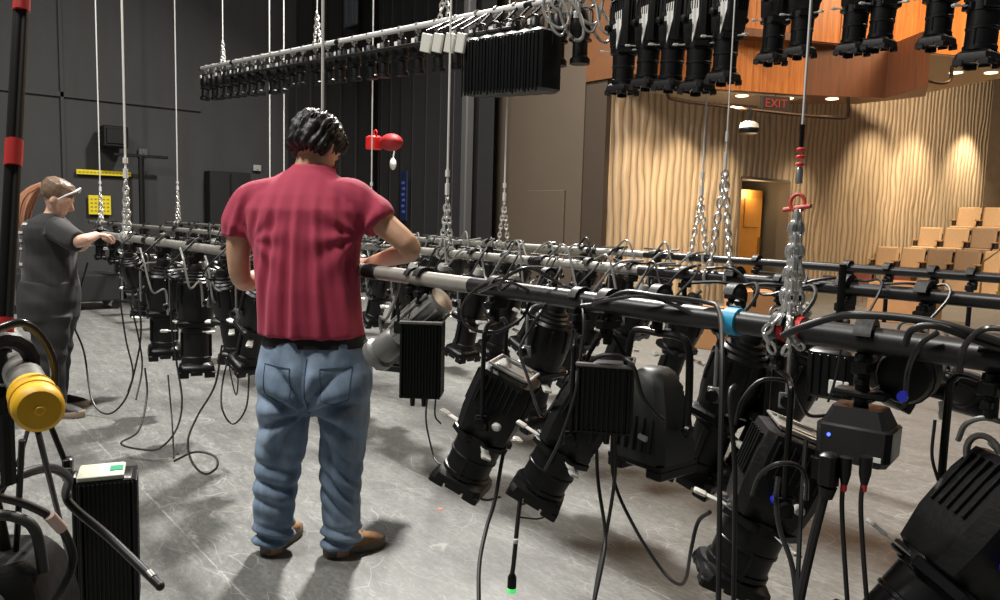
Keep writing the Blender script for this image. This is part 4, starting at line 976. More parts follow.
cable([(120, 300, 4.6), (126, 340, 4.6), (133, 372, 4.6), (128, 392, 4.6)], .005, 'short thin cable hanging left of the second hanging lamp')
cable([(130, 300, 4.6), (140, 345, 4.6), (142, 370, 4.6), (136, 400, 4.5)], .005, 'thin straight cable crossing behind the second hanging lamp')
cable([(232, 345, 4.2), (223, 380, 4.2), (222, 408, 4.1), (233, 424, 4.1), (246, 408, 4.1), (249, 375, 4.2), (248, 345, 4.2)], .005, 'narrow oval loop of cable just left of the jeans')
cable([(228, 345, 4.4), (230, 370, 4.4), (236, 395, 4.4), (238, 375, 4.4), (233, 352, 4.4)], .004, 'tiny inner cable loop just left of the jeans')
cable([(168, 375, 4.5), (172, 420, 4.4), (174, 462, 4.1)], .0045, 'straight thin cable hanging to the floor right of the second hanging lamp')
cable([(428, 392, 2.95), (426, 420, 2.95), (432, 450, 2.9), (437, 462, 2.85), (452, 470, 2.8)], .0035, 'thin cable hanging from the tall ribbed box')
cable([(434, 372, 2.95), (436, 392, 2.95), (435, 415, 2.95), (441, 424, 2.95)], .0035, 'short cable with a plug below the tall ribbed box')
def coil(cx, cy, rx, ry, d, r, lb, turns=1, tilt=.0, m=CAB, a0=0):
    pts = []
    for k in range(int(14*turns)+1):
        a = a0+2*PI*k/14; pts.append(V(cx+rx*math.cos(a)+tilt*ry*math.sin(a), cy+ry*math.sin(a)*(1+.03*turns*k/14), d+.05*math.sin(a*.5)+.012*k/14))
    b_ = MB(); b_.tube(smooth_path(pts, 4), r, 8); tag(b_.build('cable', m), lb, 'cable')
SHC = mat('glossy_cable', (.03, .03, .03), .22)
coil(496, 306, 33, 26, 2.28, .0055, 'round loop of glossy cable over the near pipe, right of the man', 1.15, -.35, SHC, .8)
cable([(515, 280, 2.25), (500, 290, 2.2), (505, 278, 2.15), (530, 268, 2.15), (560, 284, 2.15), (580, 290, 2.1)], .005, 'glossy cable arching over the near pipe beside the round loop', m=SHC)
cable([(478, 292, 2.3), (505, 282, 2.2), (530, 291, 2.2), (548, 300, 2.18), (532, 326, 2.18), (520, 350, 2.15), (528, 378, 2.1), (538, 410, 2.05), (545, 415, 2.05), (556, 400, 2.0)], .0045, 'glossy cable hanging in a long U between the two large spotlights', m=SHC)
cable([(582, 300, 2.0), (584, 330, 1.95), (580, 360, 1.95), (575, 395, 1.95), (560, 440, 1.95), (545, 470, 2.0)], .0045, 'cable dropping left of the short ribbed box', m=SHC)
cable([(592, 300, 2.0), (600, 300, 1.95), (640, 294, 1.85), (690, 305, 1.8), (712, 322, 1.75), (720, 340, 1.7)], .005, 'glossy cable lying along the top of the near pipe left of the turquoise tape', m=SHC)
cable([(583, 307, 1.98), (610, 300, 1.9), (650, 297, 1.82), (700, 318, 1.75), (716, 334, 1.72)], .0045, 'second glossy cable lying along the near pipe, lower than the first', m=SHC)
cable([(581, 306, 1.97), (600, 303, 1.94), (625, 292, 1.88), (660, 296, 1.8), (705, 302, 1.75), (719, 312, 1.7), (722, 360, 1.6), (720, 480, 1.5), (718, 640, 1.42)], .0055, 'long cable hanging straight down in front of the turquoise tape')
cable([(735, 385, 1.55), (730, 400, 1.52), (735, 480, 1.5), (733, 640, 1.45)], .005, 'straight cable hanging left of the silver framed spotlight')
cable([(590, 362, 1.95), (600, 356, 1.93), (612, 355, 1.92), (624, 358, 1.92), (634, 368, 1.9), (642, 395, 1.9), (655, 412, 1.9), (664, 420, 1.9)], .0055, 'cable running from the short ribbed box to a white plug')
cable([(525, 470, 2.15), (519, 510, 2.12), (514, 560, 2.08), (512, 575, 2.08)], .0065, 'black cable with a bright green tip hanging above the floor')
o = empty('cable_plug', V(512, 582, 2.08), 0, 'black plug with a bright green end at the bottom centre', 'plug'); m = MB(); m.lathe([(.010, -.018), (.013, -.016), (.013, .014), (.008, .024)], 12); m.build('plug_body', BLK, o); m = MB(); m.lathe([(.004, -.030), (.013, -.029), (.0135, -.017), (.0125, -.016)], 12); m.build('green_end', mat('green_glow', (.1, .8, .15), .4, emit=((.1, .9, .2), .7)), o)
m = MB(); m.lathe([(.0072, -.006), (.0078, -.005), (.0078, .005), (.0072, .006)], 10); q_ = m.build('white_band', WHT, o); q_.location = (V(515.5, 541, 2.09)-V(512, 582, 2.08))
cable([(512, 420, 2.3), (503, 455, 2.3), (495, 500, 2.25), (486, 530, 2.2), (479, 570, 2.1), (480, 640, 1.95)], .006, 'cable snaking down from the plugged spotlight to the bottom edge')
cable([(520, 505, 2.2), (545, 495, 2.2), (566, 478, 2.2), (580, 450, 2.2), (588, 425, 2.15)], .0045, 'thin cable curving from the green tipped cable up to the ribbed box')
cable([(520, 517, 2.3), (540, 518, 2.3), (558, 508, 2.3), (563, 492, 2.3), (556, 465, 2.3)], .004, 'thin curved cable below the second large spotlight')
cable([(470, 492, 2.4), (485, 500, 2.35), (500, 497, 2.3)], .004, 'short thin cable behind the claw end of the plugged spotlight')
cable([(596, 425, 2.0), (598, 480, 2.0), (605, 530, 1.95), (603, 560, 1.9), (588, 630, 1.8)], .0048, 'thin cable hanging from the ribbed box, crossing its neighbour low down')
cable([(614, 425, 1.95), (615, 475, 1.95), (606, 535, 1.95), (598, 575, 1.9), (588, 640, 1.8)], .0048, 'second thin cable hanging from the ribbed box to the bottom edge')
cable([(612, 425, 2.0), (614, 480, 2.0), (636, 530, 1.95), (662, 570, 1.9), (678, 584, 1.85), (686, 578, 1.8), (691, 550, 1.7), (698, 522, 1.65), (710, 512, 1.6)], .0045, 'cable swinging low between the ribbed box and the silver framed spotlight')
cable([(832, 455, 1.32), (830, 475, 1.32), (822, 505, 1.32), (812, 545, 1.32), (800, 600, 1.3), (795, 640, 1.3)], .0085, 'thick multicore cable hanging below the boxy lamp')
cable([(846, 470, 1.3), (842, 500, 1.3), (844, 550, 1.3), (850, 640, 1.3)], .0042, 'left of the two cables with red bands below the boxy lamp')
cable([(866, 470, 1.28), (861, 500, 1.28), (863, 550, 1.28), (870, 640, 1.28)], .0042, 'right of the two cables with red bands below the boxy lamp')
for i, (px, d) in enumerate(((846, 1.3), (866, 1.28))):
    o = empty('cable_plug', V(px-1, 474, d), 0, 'black plug with a red band below the boxy lamp, %s one' % ('left' if i == 0 else 'right'), 'plug'); m = MB(); m.tube([(0, 0, .03), (0, 0, 0), (0, 0, -.018)], [.011, .010, .006], 10); m.build('plug_body', BLK, o); m = MB(); m.tube([(0, 0, -.018), (-.001, 0, -.03)], .0058, 8); m.build('red_band', REDP, o)
o = empty('cable_plug', V(829, 470, 1.31), 0, 'large black square plug on the thick multicore cable', 'plug'); m = MB(); m.box((0, 0, 0), (.03, .03, .06), bev=.006); m.tube([(0, 0, -.03), (-.002, 0, -.05)], [.016, .012], 10); m.build('plug_body', BLK, o)
cable([(778, 477, 1.42), (776, 500, 1.4), (780, 530, 1.38), (793, 570, 1.35), (799, 640, 1.3)], .0048, 'cable leaving the blue plug of the silver framed spotlight', m=SHC)
cable([(806, 440, 1.45), (803, 480, 1.42), (800, 530, 1.38), (797, 600, 1.32)], .0045, 'cable hanging behind the white plug of the silver framed spotlight')
cable([(752, 495, 1.42), (760, 475, 1.4), (778, 464, 1.38), (798, 466, 1.38), (806, 480, 1.38), (806, 500, 1.38)], .0045, 'cable arching round the plugs of the silver framed spotlight', m=SHC)
cable([(783, 336, 1.55), (800, 328, 1.5), (835, 317, 1.45), (862, 315, 1.4), (905, 318, 1.35), (950, 326, 1.3), (1010, 345, 1.25)], .0075, 'thick black cable resting along the near pipe at the right', seg=10)
cable([(905, 345, 1.35), (912, 330, 1.33), (935, 326, 1.3), (975, 340, 1.28), (1010, 352, 1.25)], .006, 'second thick cable on the near pipe beside the right border', seg=10)
cable([(960, 372, 1.3), (963, 350, 1.28), (975, 334, 1.26), (990, 328, 1.24), (1010, 330, 1.22)], .0052, 'glossy cable hooked up over the near pipe at the right border', m=SHC)
cable([(905, 405, 1.4), (908, 370, 1.38), (920, 345, 1.36), (938, 332, 1.34)], .005, 'glossy cable rising from the round bodied lamp to the pipe', m=SHC)
cable([(735, 425, 1.62), (742, 400, 1.62), (762, 380, 1.62), (790, 383, 1.62), (800, 402, 1.6), (812, 416, 1.6), (850, 410, 1.6), (885, 395, 1.6)], .004, 'thin cable sagging between the bunched chain and the boxy lamp')
cable([(842, 345, 1.7), (835, 380, 1.7), (828, 402, 1.7)], .003, 'thin dangling cord below the white labelled flood light')
cable([(935, 420, 1.35), (932, 455, 1.35), (938, 480, 1.35)], .003, 'thin cord hanging inside the yoke by the right border')
cable([(1005, 520, 1.3), (995, 560, 1.3), (988, 640, 1.3)], .0045, 'cable in the bottom right corner')
# foreground left cables
cable([(-5, 330, .9), (22, 323, .92), (42, 338, .94), (54, 365, .95), (52, 395, .95), (40, 415, .95)], .0052, 'thick glossy cable arching above the yellow cap', m=SHC, seg=10)
cable([(-5, 488, 1.1), (20, 475, 1.15), (50, 468, 1.25), (68, 478, 1.35), (66, 494, 1.4), (74, 508, 1.4), (110, 538, 1.4), (160, 586, 1.35)], .008, 'thick black cable lying diagonally across the labelled ribbed box', seg=10)
o = empty('cable_tip', V(160, 586, 1.35), 0, 'taped end of the thick cable right of the labelled box', 'cable end'); m = MB(); dd_ = (V(152, 577, 1.36)-V(160, 586, 1.35)); m.tube([dd_*.9, dd_*1.5], .0088, 10); m.build('silver_band', SIL, o); m = MB(); m.ell((0, 0, 0), .0088, .0088, .0088, 10, 6); m.build('rounded_end', CAB, o)
cable([(-5, 496, 1.05), (25, 504, 1.08), (50, 517, 1.1), (66, 536, 1.12), (73, 560, 1.12), (62, 590, 1.1), (40, 620, 1.1)], .0062, 'black cable curving past the handled lamp in the corner', seg=10)
m = MB(); m.tube([V(49, 515, 1.095), V(62, 529, 1.115)], .0085, 12); tag(m.build('tape_band', mat('pale_pink_tape', (.6, .45, .4), .5)), 'pale tape wrapped round the cable by the handled lamp', 'tape')
cable([(-5, 470, 1.2), (30, 470, 1.25), (70, 470, 1.4)], .004, 'thin straight cable behind the yellow cap reaching the labelled box')
cable([(-2, 500, 1.3), (18, 462, 1.3), (28, 430, 1.25)], .0035, 'thin cable below the yellow cap at the left border')
# festooned leads along the two far pipes
random.seed(5)
GC = mat('light_grey_cable', (.22, .22, .21), .3)
for pn, (YY, x0, x1, cnt) in {'middle': (Y2, -8.0, -1.6, 20), 'furthest': (Y3, -11.2, -3.0, 22)}.items():
    for k in range(cnt):
        xa = x0+(x1-x0)*k/cnt; L_ = random.uniform(.25, .6); pts = []
        hgt = random.choice([.04, .05, .09]); sag = random.uniform(-.25, .02)
        pts = [(xa, YY-.03, ZP+.035), (xa+L_*.25, YY-.05, ZP+hgt), (xa+L_*.5, YY-.07, ZP+sag), (xa+L_*.8, YY-.04, ZP+.02), (xa+L_, YY+.02, ZP+.045)]
        b_ = MB(); b_.tube(smooth_path(pts, 5), .0075 if pn == 'furthest' else .006, 6)
        tag(b_.build('cable', GC if random.random() < .6 else CAB), 'short lead draped on the %s pipe, %s from the grey wall' % (pn, ordinal(k)), 'cable', 'leads draped on the %s pipe' % pn)
# leads under the left stretch of the near pipe
for k, (pa) in enumerate(((140, 262, 165, 290, 4.7), (205, 270, 222, 300, 4.1), (240, 262, 262, 300, 3.9), (228, 285, 205, 262, 4.1), (180, 262, 200, 282, 4.3), (395, 285, 380, 318, 2.9), (410, 300, 398, 340, 2.8))):
    xa, ya, xb, yb_, d = pa
    cable([(xa, ya-14, d), (xa+4, ya, d-.05), ((xa+xb)/2, (ya+yb_)/2+16, d-.08), (xb, yb_, d), (xb+3, yb_+25, d)], .006, 'pale lead looped under the near pipe, %s from the woman' % ordn[k], 'pale leads under the near pipe', m=GC)

# tangle of leads on the high pipe by the proscenium
for k, (cx, cy, rx, ry) in enumerate(((556, 12, 12, 16), (572, 20, 10, 20), (588, 10, 11, 14), (600, 24, 9, 18), (566, 4, 14, 9))):
    coil(cx, cy, rx, ry, 5.4+.05*k, .011, 'looped grey lead hanging off the high pipe near the proscenium, %s of the tangle' % ordn[k], 1.2, .3, GC, k)
for k, (x0_, y0_) in enumerate(((548, 5), (578, 2), (596, 4))):
    cable([(x0_, y0_, 5.5), (x0_+4, y0_+22, 5.45), (x0_+14, y0_+30, 5.45), (x0_+22, y0_+12, 5.5), (x0_+26, y0_-6, 5.5)], .009, 'drooping lead under the high pipe by the proscenium, %s one' % ordn[k], m=GC)
coil(984, 456, 17, 20, 1.3, .006, 'grey ring of cable at the back of the lamp by the right border', 1.1, .2, mat('dull_silver', (.25, .25, .24)), .5)
cable([(958, 440, 1.35), (966, 424, 1.33), (985, 418, 1.3), (1008, 424, 1.28)], .005, 'pale cable arching over the lamp at the right border', m=GC)

# ================================================================== PEOPLE
def skin_bake(mb, name, mats, parent, voxel=.01, smooth=4, disp=None, post=None):
    o = mb.build(name, mats, parent)
    m = o.modifiers.new('r', 'REMESH'); m.mode = 'VOXEL'; m.voxel_size = voxel; m.use_smooth_shade = True
    if smooth: s = o.modifiers.new('s', 'SMOOTH'); s.iterations = smooth; s.factor = .5
    bpy.context.view_layer.update(); dg = bpy.context.evaluated_depsgraph_get(); ev = o.evaluated_get(dg)
    me = bpy.data.meshes.new_from_object(ev); old = o.data; o.modifiers.clear(); o.data = me; bpy.data.meshes.remove(old)
    if disp:
        ns = [v.normal.copy() for v in me.vertices]
        for v, n_ in zip(me.vertices, ns): v.co = v.co + n_*disp(v.co, n_)
    me.polygons.foreach_set('use_smooth', [True]*len(me.polygons)); me.update(); return o
RZP = math.atan2(rt.y, rt.x)
def person_frame(px, py_feet, d0, lb, rz=RZP):
    p = V(px, py_feet, d0); o = empty('person', (p.x, p.y, 0), rz, lb, 'person'); bpy.context.view_layer.update()
    inv = (Matrix.Translation((p.x, p.y, 0)) @ Matrix.Rotation(rz, 4, 'Z')).inverted()
    return o, (lambda a, b, dy=0: inv @ V(a, b, d0+dy))
def tr(mb, pts, rr, seg=14): mb.tube(smooth_path(pts, 4), interp(rr, 4), seg)
def interp(rr, n):
    out = []
    for i in range(len(rr)-1):
        for k in range(n): t = k/n; out.append(rr[i]+(rr[i+1]-rr[i])*t)
    return out+[rr[-1]]
def hand(mb, wrist, dirv, palmn, s=1.0, side=1, curl=1.0):
    """palm + four fingers + thumb; dirv = along fingers, palmn = out of the palm"""
    d = Vector(dirv).normalized(); n = Vector(palmn); n = (n-d*n.dot(d)).normalized(); w_ = d.cross(n)*side
    W = Vector(wrist); rings = []
    for t, hw, hd in ((-.02, .026, .020), (.01, .030, .018), (.05, .039, .015), (.085, .040, .013), (.095, .034, .010)):
        rings.append((W+d*t*s, w_*hw*s, n*hd*s))
    lofted(mb, rings, 14)
    for k, (off, L) in enumerate(((-.030, .068), (-.010, .078), (.011, .072), (.030, .056))):
        b0 = W+d*.085*s+w_*off*s; a = 0; pts = [b0]; q = b0
        for j, f in enumerate((.45, .32, .23)):
            a += R((38, 42, 30)[j])*curl; q = q + (d*math.cos(a)+n*math.sin(a))*L*f*s; pts.append(q)
        mb.tube(smooth_path(pts, 3), interp([.0095*s, .009*s, .0085*s, .0065*s], 3), 10)
    b0 = W+d*.025*s-w_*.030*s
    pts = [b0, b0+(d*.5-w_*.7+n*.35).normalized()*.036*s, b0+(d*.75-w_*.6+n*.7).normalized()*.062*s, b0+(d*.85-w_*.35+n*1.0).normalized()*.082*s]
    mb.tube(smooth_path(pts, 3), interp([.013*s, .011*s, .010*s, .007*s], 3), 10)
def fold(x, k): return (1-abs(math.sin(x*k)))**2
# ---------- man
man, L_ = person_frame(312, 562, 2.97, 'person in dark red t-shirt and blue jeans, seen from behind')
k_ = 1/257.0
def E(px, py, dy, hw, hd, yaw=0.0, tilt=0.0):
    c, s = math.cos(yaw), math.sin(yaw)
    return (L_(px, py, dy), Vector((c, s, 0))*hw*k_, Vector((-s, c, tilt)).normalized()*hd)
# body (head, neck, arms, hands, legs under the clothes)
b = MB()
# torso core
lofted(b, [E(314, 400, .02, 44, .10), E(314, 350, .02, 46, .105), E(309, 280, .04, 44, .10), E(308, 220, .08, 50, .10), E(310, 185, .11, 42, .08), E(314, 172, .135, 22, .06), E(315, 163, .14, 20, .062), E(317, 152, .155, 19, .062)])
for s, (hx, kx, ax_m) in ((-1, (287, 278, 272)), (1, (342, 344, 341))):
    lofted(b, [E(hx, 390, .02, 22, .085), E(hx-1*s, 430, .02, 19, .075), E(kx, 480, .01, 15, .06), E(kx-.5, 510, .0, 13, .055), E(ax_m, 545, .0, 10, .04), E(ax_m, 560, .0, 10, .045)])
# head
HC_ = L_(317, 147, .17); yh = R(-28)          # turned to the right, looking down at the pipe
Mh = Matrix.Rotation(yh, 3, 'Z') @ Matrix.Rotation(R(-32), 3, 'X')
def H(x, y, z): return HC_ + Mh @ Vector((x, y, z))
def hr(x, y, z, a, b_): return (H(x, y, z), Mh @ Vector((a, 0, 0)), Mh @ Vector((0, b_, 0)))
lofted(b, [hr(0, -.005, .105, .02, .025), hr(0, -.008, .098, .05, .06), hr(0, -.01, .07, .073, .09), hr(0, -.008, .03, .080, .099), hr(0, 0, -.01, .077, .095), hr(0, .012, -.045, .068, .083), hr(0, .028, -.08, .055, .065), hr(0, .045, -.105, .040, .045), hr(0, .055, -.12, .022, .025)], 20)
lofted(b, [hr(0, .085, .02, .008, .008), hr(0, .10, -.005, .011, .014), hr(0, .112, -.028, .015, .018), hr(0, .10, -.042, .012, .014)], 10)      # nose
for s in (-1, 1):
    M3e = Mh @ Matrix.Rotation(s*R(20), 3, 'Z'); b.ell(H(s*.083, -.005, -.015), .009, .019, .033, 10, 8, M3e)
    b.ell(H(s*.032, .078, .025), .026, .014, .010, 10, 6, Mh)                                  # brow
b.ell(H(0, .088, -.068), .024, .012, .008, 10, 6, Mh)                                            # lips
# right arm (visible) and left arm
el = L_(411, 249, .02); sh = L_(352, 196, .07); wr = L_(372, 262, .30)
tr(b, [L_(338, 190, .08), sh, L_(384, 224, .05), el, L_(394, 256, .16), wr], [.05, .058, .052, .041, .040, .026])
hand(b, wr, (L_(352, 262, .345)-wr), (0, .2, -1), 1.0, -1, 1.1)
el2 = L_(241, 278, .06); sh2 = L_(247, 200, .07); wr2 = L_(272, 268, .29)
tr(b, [L_(264, 190, .08), sh2, L_(239, 238, .04), el2, L_(255, 279, .18), wr2], [.045, .054, .049, .040, .039, .026])
hand(b, wr2, (L_(290, 262, .35)-wr2), (0, .2, -1), 1.0, 1, 1.1)
body = skin_bake(b, 'body', SKIN, man, .008, 3)
for s in (-1, 1):
    e = MB(); e.ell(H(s*.032, .086, .008), .012, .007, .009, 10, 8, Mh); e.build('eye', mat('eye_white', (.7, .68, .65), .3), man)
# t-shirt
b = MB()
lofted(b, [E(312, 335, .00, 53, .150, .0), E(311, 320, .00, 51.5, .150), E(309, 290, .01, 51, .150), E(307, 258, .03, 53, .150), E(306, 232, .05, 57, .150), E(305, 210, .065, 60, .145), E(305, 196, .08, 55, .125), E(306, 185, .095, 43, .105), E(309, 176, .11, 31, .088), E(313, 169, .125, 23, .072), E(315, 165, .13, 22, .07)], 28, 2.25)
def sleeve(pts, rr): tr(b, pts, rr, 18)
sleeve([L_(330, 196, .075), L_(350, 198, .07), L_(369, 211, .06), L_(382, 224.5, .045)], [.075, .078, .078, .073])
sleeve([L_(276, 196, .075), L_(252, 203, .07), L_(241, 222, .055), L_(238, 239, .045)], [.075, .078, .073, .067])
hem_l, hem_r = L_(259, 332, 0), L_(367, 333, 0)
def shirt_disp(p, n_):
    z = p.z; x = p.x; a = 0
    back = max(0, -n_.y)
    u1 = (x+.02)*1.0; 
    # long vertical drape folds, fanning down from the shoulder blades
    fan = (x-.015)/(1.75-z+.55)
    a += .0075*back*math.sin(fan*95+1.5*math.sin(z*5))*min(1, max(0, (1.52-z)/.4))
    a += .004*back*math.sin(fan*170+z*9)*min(1, max(0, (1.45-z)/.3))
    # folds radiating from the right armpit
    ap = L_(360, 236, 0); dx, dz = x-ap.x, z-ap.z; r_ = math.hypot(dx, dz)+.001; th = math.atan2(dz, dx)
    a += .0065*math.exp(-((r_-.09)/.12)**2)*math.sin(th*8+.6)*min(1, r_/.08)
    ap = L_(254, 240, 0); dx, dz = x-ap.x, z-ap.z; r_ = math.hypot(dx, dz)+.001; th = math.atan2(dz, dx)
    a += .004*math.exp(-((r_-.07)/.1)**2)*math.sin(th*8)*min(1, r_/.08)
    a += .0035*noise.noise(Vector((x*9, p.y*9, z*5)))
    if z < .93: a += .003*math.sin(z*160)*max(0, min(1, (.93-z)/.05))*0
    return a
SH, nt, bb = node_mat('dark_red_cotton'); tc = N(nt, 'ShaderNodeTexCoord').outputs['Object']
nt.links.new(mixc(nt, noise_n(nt, tc, 4, 5, .5), (.35, .026, .064), (.45, .045, .098)), bb.inputs['Base Color']); bb.inputs['Roughness'].default_value = .85; bb.inputs['Sheen Weight'].default_value = .08
bp = N(nt, 'ShaderNodeBump'); bp.inputs['Strength'].default_value = .25; bp.inputs['Distance'].default_value = .002; nt.links.new(noise_n(nt, tc, 400, 2), bp.inputs['Height']); nt.links.new(bp.outputs[0], bb.inputs['Normal'])
skin_bake(b, 'tshirt', SH, man, .009, 4, shirt_disp)
cb = MB(); c0 = L_(315, 165, .135); cb.tube([c0 + Vector((.084*math.cos(a), .062*math.sin(a), .018*math.sin(a)-.004)) for a in [2*PI*i/24 for i in range(24)]], .006, 6, closed=True); cb.build('collar', mat('collar_red', (.17, .016, .03), .85), man)
# jeans
b = MB()
lofted(b, [E(315, 338, .0, 51, .125), E(315, 350, .0, 53.5, .138), E(315, 370, -.01, 56, .155), E(315, 388, -.01, 56.5, .155), E(315, 402, .0, 55, .135), E(315, 412, .01, 50, .10)], 24, 2.3)
for s, prof in ((-1, [(288, 385, 0, 27, .13), (286.5, 405, 0, 27, .125), (282, 435, .0, 24.5, .105), (278, 465, .0, 23.0, .095), (276, 495, -.01, 21.5, .088), (273.5, 520, -.01, 20.5, .082), (272, 541, 0, 19.5, .078)]),
                (1, [(342, 385, 0, 28, .13), (343.5, 405, 0, 27.5, .125), (345, 435, .0, 23.5, .105), (342, 465, .0, 20.5, .095), (341, 495, -.01, 19.5, .088), (341.5, 520, -.01, 19.5, .082), (342, 543, 0, 19.5, .078)])):
    lofted(b, [E(a_, b_, c_, d_, e_) for a_, b_, c_, d_, e_ in prof], 20, 2.15)
zk = L_(278, 478, 0).z; zcuff = L_(272, 530, 0).z; zcr = L_(312, 410, 0).z
def jean_disp(p, n_):
    x, y, z = p.x, p.y, p.z; leg = -1 if x < 0 else 1; a = 0; back = .35+.65*max(0, -n_.y)
    xl = x - leg*.12
    w = math.exp(-((z-zk)/.11)**2); a += .016*w*back*(abs(math.sin(z*42+xl*14*leg+2*math.sin(xl*14)))-.5)*1.5
    w = math.exp(-((z-zcuff+.01)/.045)**2); a += .022*w*(abs(math.sin(z*58+xl*12+1.2*math.sin(p.y*15)))-.6)*1.5
    # seat creases running out from the crotch
    dx, dz = x, z-zcr; r_ = math.hypot(dx, dz)+.001; th = math.atan2(dz, abs(dx))
    a += .030*math.exp(-((r_-.13)/.11)**2)*back*(abs(math.sin(th*4.5+r_*7+(.6 if leg > 0 else 0)))-.6)*1.4
    a -= .016*math.exp(-(x/.022)**2)*max(0, min(1, (z-zcr+.02)/.06))*max(0, min(1, (zcr+.26-z)/.1))*max(0, -n_.y)
    a += .010*noise.noise(Vector((x*8+3, y*8, z*6))) + .0028*noise.noise(Vector((x*30, y*30, z*22)))
    return a
JN, nt, bb = node_mat('washed_denim'); tc = N(nt, 'ShaderNodeTexCoord').outputs['Object']
sx = N(nt, 'ShaderNodeSeparateXYZ'); nt.links.new(tc, sx.inputs[0])
wash = noise_n(nt, mapping(nt, tc, (1, 1, .5)), 9, 5, .6)
c1 = mixc(nt, ramp(nt, wash, [(.35, (0, 0, 0)), (.7, (1, 1, 1))]), (.070, .120, .200), (.25, .34, .46))
streak = noise_n(nt, mapping(nt, tc, (60, 60, 8)), 5, 3)
c1 = mixc(nt, math_n(nt, 'MULTIPLY', streak, .35), c1, (.36, .45, .57))
nt.links.new(c1, bb.inputs['Base Color']); bb.inputs['Roughness'].default_value = .85
bp = N(nt, 'ShaderNodeBump'); bp.inputs['Strength'].default_value = .3; bp.inputs['Distance'].default_value = .002; nt.links.new(noise_n(nt, tc, 250, 2), bp.inputs['Height']); nt.links.new(bp.outputs[0], bb.inputs['Normal'])
jeans = skin_bake(b, 'jeans', JN, man, .008, 3, jean_disp)
DJ = mat('dark_denim', (.07, .12, .19), .85, 0, .3, 30)
# back pockets, seams, belt
def on_back(x, z, lift=.002):
    """closest point of the jeans seen from behind at (x, z)"""
    hit, loc, nn_, _ = jeans.ray_cast(Vector((x, -1, z)), Vector((0, 1, 0)))
    return (loc + nn_*lift) if hit else Vector((x, -.15, z))
def strip_on(pts, r, name, m_):
    P = []
    for i in range(len(pts)-1):
        for k in range(8):
            t = k/8; P.append(on_back(pts[i][0]*(1-t)+pts[i+1][0]*t, pts[i][1]*(1-t)+pts[i+1][1]*t))
    P.append(on_back(*pts[-1])); q = MB(); q.tube(P, r, 6); return q.build(name, m_, man)
zb_ = L_(300, 352, 0).z
for s in (-1, 1):
    x0, x1 = s*.055+.01, s*.165+.01; zt_, zl = zb_-.035, zb_-.17
    strip_on([(x0, zt_), (x1, zt_+.005), (x1-s*.005, zl+.02), ((x0+x1)/2, zl-.005), (x0+s*.004, zl+.02), (x0, zt_)], .0015, 'pocket_seam', DJ)
strip_on([(.01, zb_), (.012, zb_-.22)], .003, 'centre_seam', DJ)
q = MB(); lofted(q, [E(315, 334, .0, 50, .126), E(315, 344, .0, 52.6, .136)], 24, 2.3); q.build('belt', mat('black_leather', (.008, .008, .008), .45), man)
# shoes
SUE = mat('tan_suede', (.36, .19, .085), .85, 0, .3, 25, .1); SOL = mat('grey_sole', (.22, .18, .14), .8, 0, .3, 40)
def shoe(heel, ang, parent, m_u=SUE, m_s=SOL, s=1.0, name='shoe'):
    M = Matrix.Translation(heel) @ Matrix.Rotation(ang, 4, 'Z') @ Matrix.Scale(s, 4)     # toe along +X
    q = MB(M)
    lofted(q, [(Vector((0.0, 0, .045)), Vector((0, .030, 0)), Vector((.0, 0, .030))), (Vector((.012, 0, .062)), Vector((0, .038, 0)), Vector((0, 0, .045))), (Vector((.05, 0, .066)), Vector((0, .041, 0)), Vector((0, 0, .055))), (Vector((.10, 0, .060)), Vector((0, .042, 0)), Vector((0, 0, .048))),
               (Vector((.16, 0, .050)), Vector((0, .047, 0)), Vector((0, 0, .040))), (Vector((.215, 0, .042)), Vector((0, .050, 0)), Vector((0, 0, .033))), (Vector((.262, 0, .036)), Vector((0, .043, 0)), Vector((0, 0, .024))), (Vector((.285, 0, .031)), Vector((0, .025, 0)), Vector((0, 0, .014)))], 18, 2.3)
    lofted(q, [(Vector((.045, 0, .08)), Vector((.05, 0, 0)), Vector((0, .04, 0))), (Vector((.04, 0, .125)), Vector((.042, 0, 0)), Vector((0, .038, 0)))], 14)
    u = skin_bake(q, name, m_u, parent, .006, 2, lambda p, n_: .0015*noise.noise(p*40))
    q = MB(M); outl = [(-.012, 0), (-.006, .026), (.02, .040), (.08, .040), (.14, .046), (.20, .054), (.25, .050), (.285, .030), (.297, 0), (.285, -.030), (.25, -.050), (.20, -.054), (.14, -.046), (.08, -.040), (.02, -.040), (-.006, -.026)]
    q.rings([[Vector((x*.985+.002, y*.95, .001)) for x, y in outl], [Vector((x, y, .008)) for x, y in outl], [Vector((x*1.0, y*1.02, .024+.012*abs(x-.13)/.13)) for x, y in outl], [Vector((x*.97+.003, y*.93, .034+.012*abs(x-.13)/.13)) for x, y in outl]], True); q.build('sole', m_s, u)
    q = MB(M)
    for k in range(4): q.tube(smooth_path([(.10+k*.022, -.030, .093-k*.008), (.112+k*.022, 0, .112-k*.009), (.10+k*.022, .030, .093-k*.008)], 4), .003, 6)
    q.build('laces', mat('dark_laces', (.06, .03, .015), .8), u); return u
gl = L_(268, 568, 0); gr_ = L_(330, 566, 0)
shoe((L_(266, 566, -.03).x, L_(266, 566, -.03).y, 0), R(76), man, s=.88)
shoe((gr_.x-.01, -.03, 0), R(33), man, s=.86)
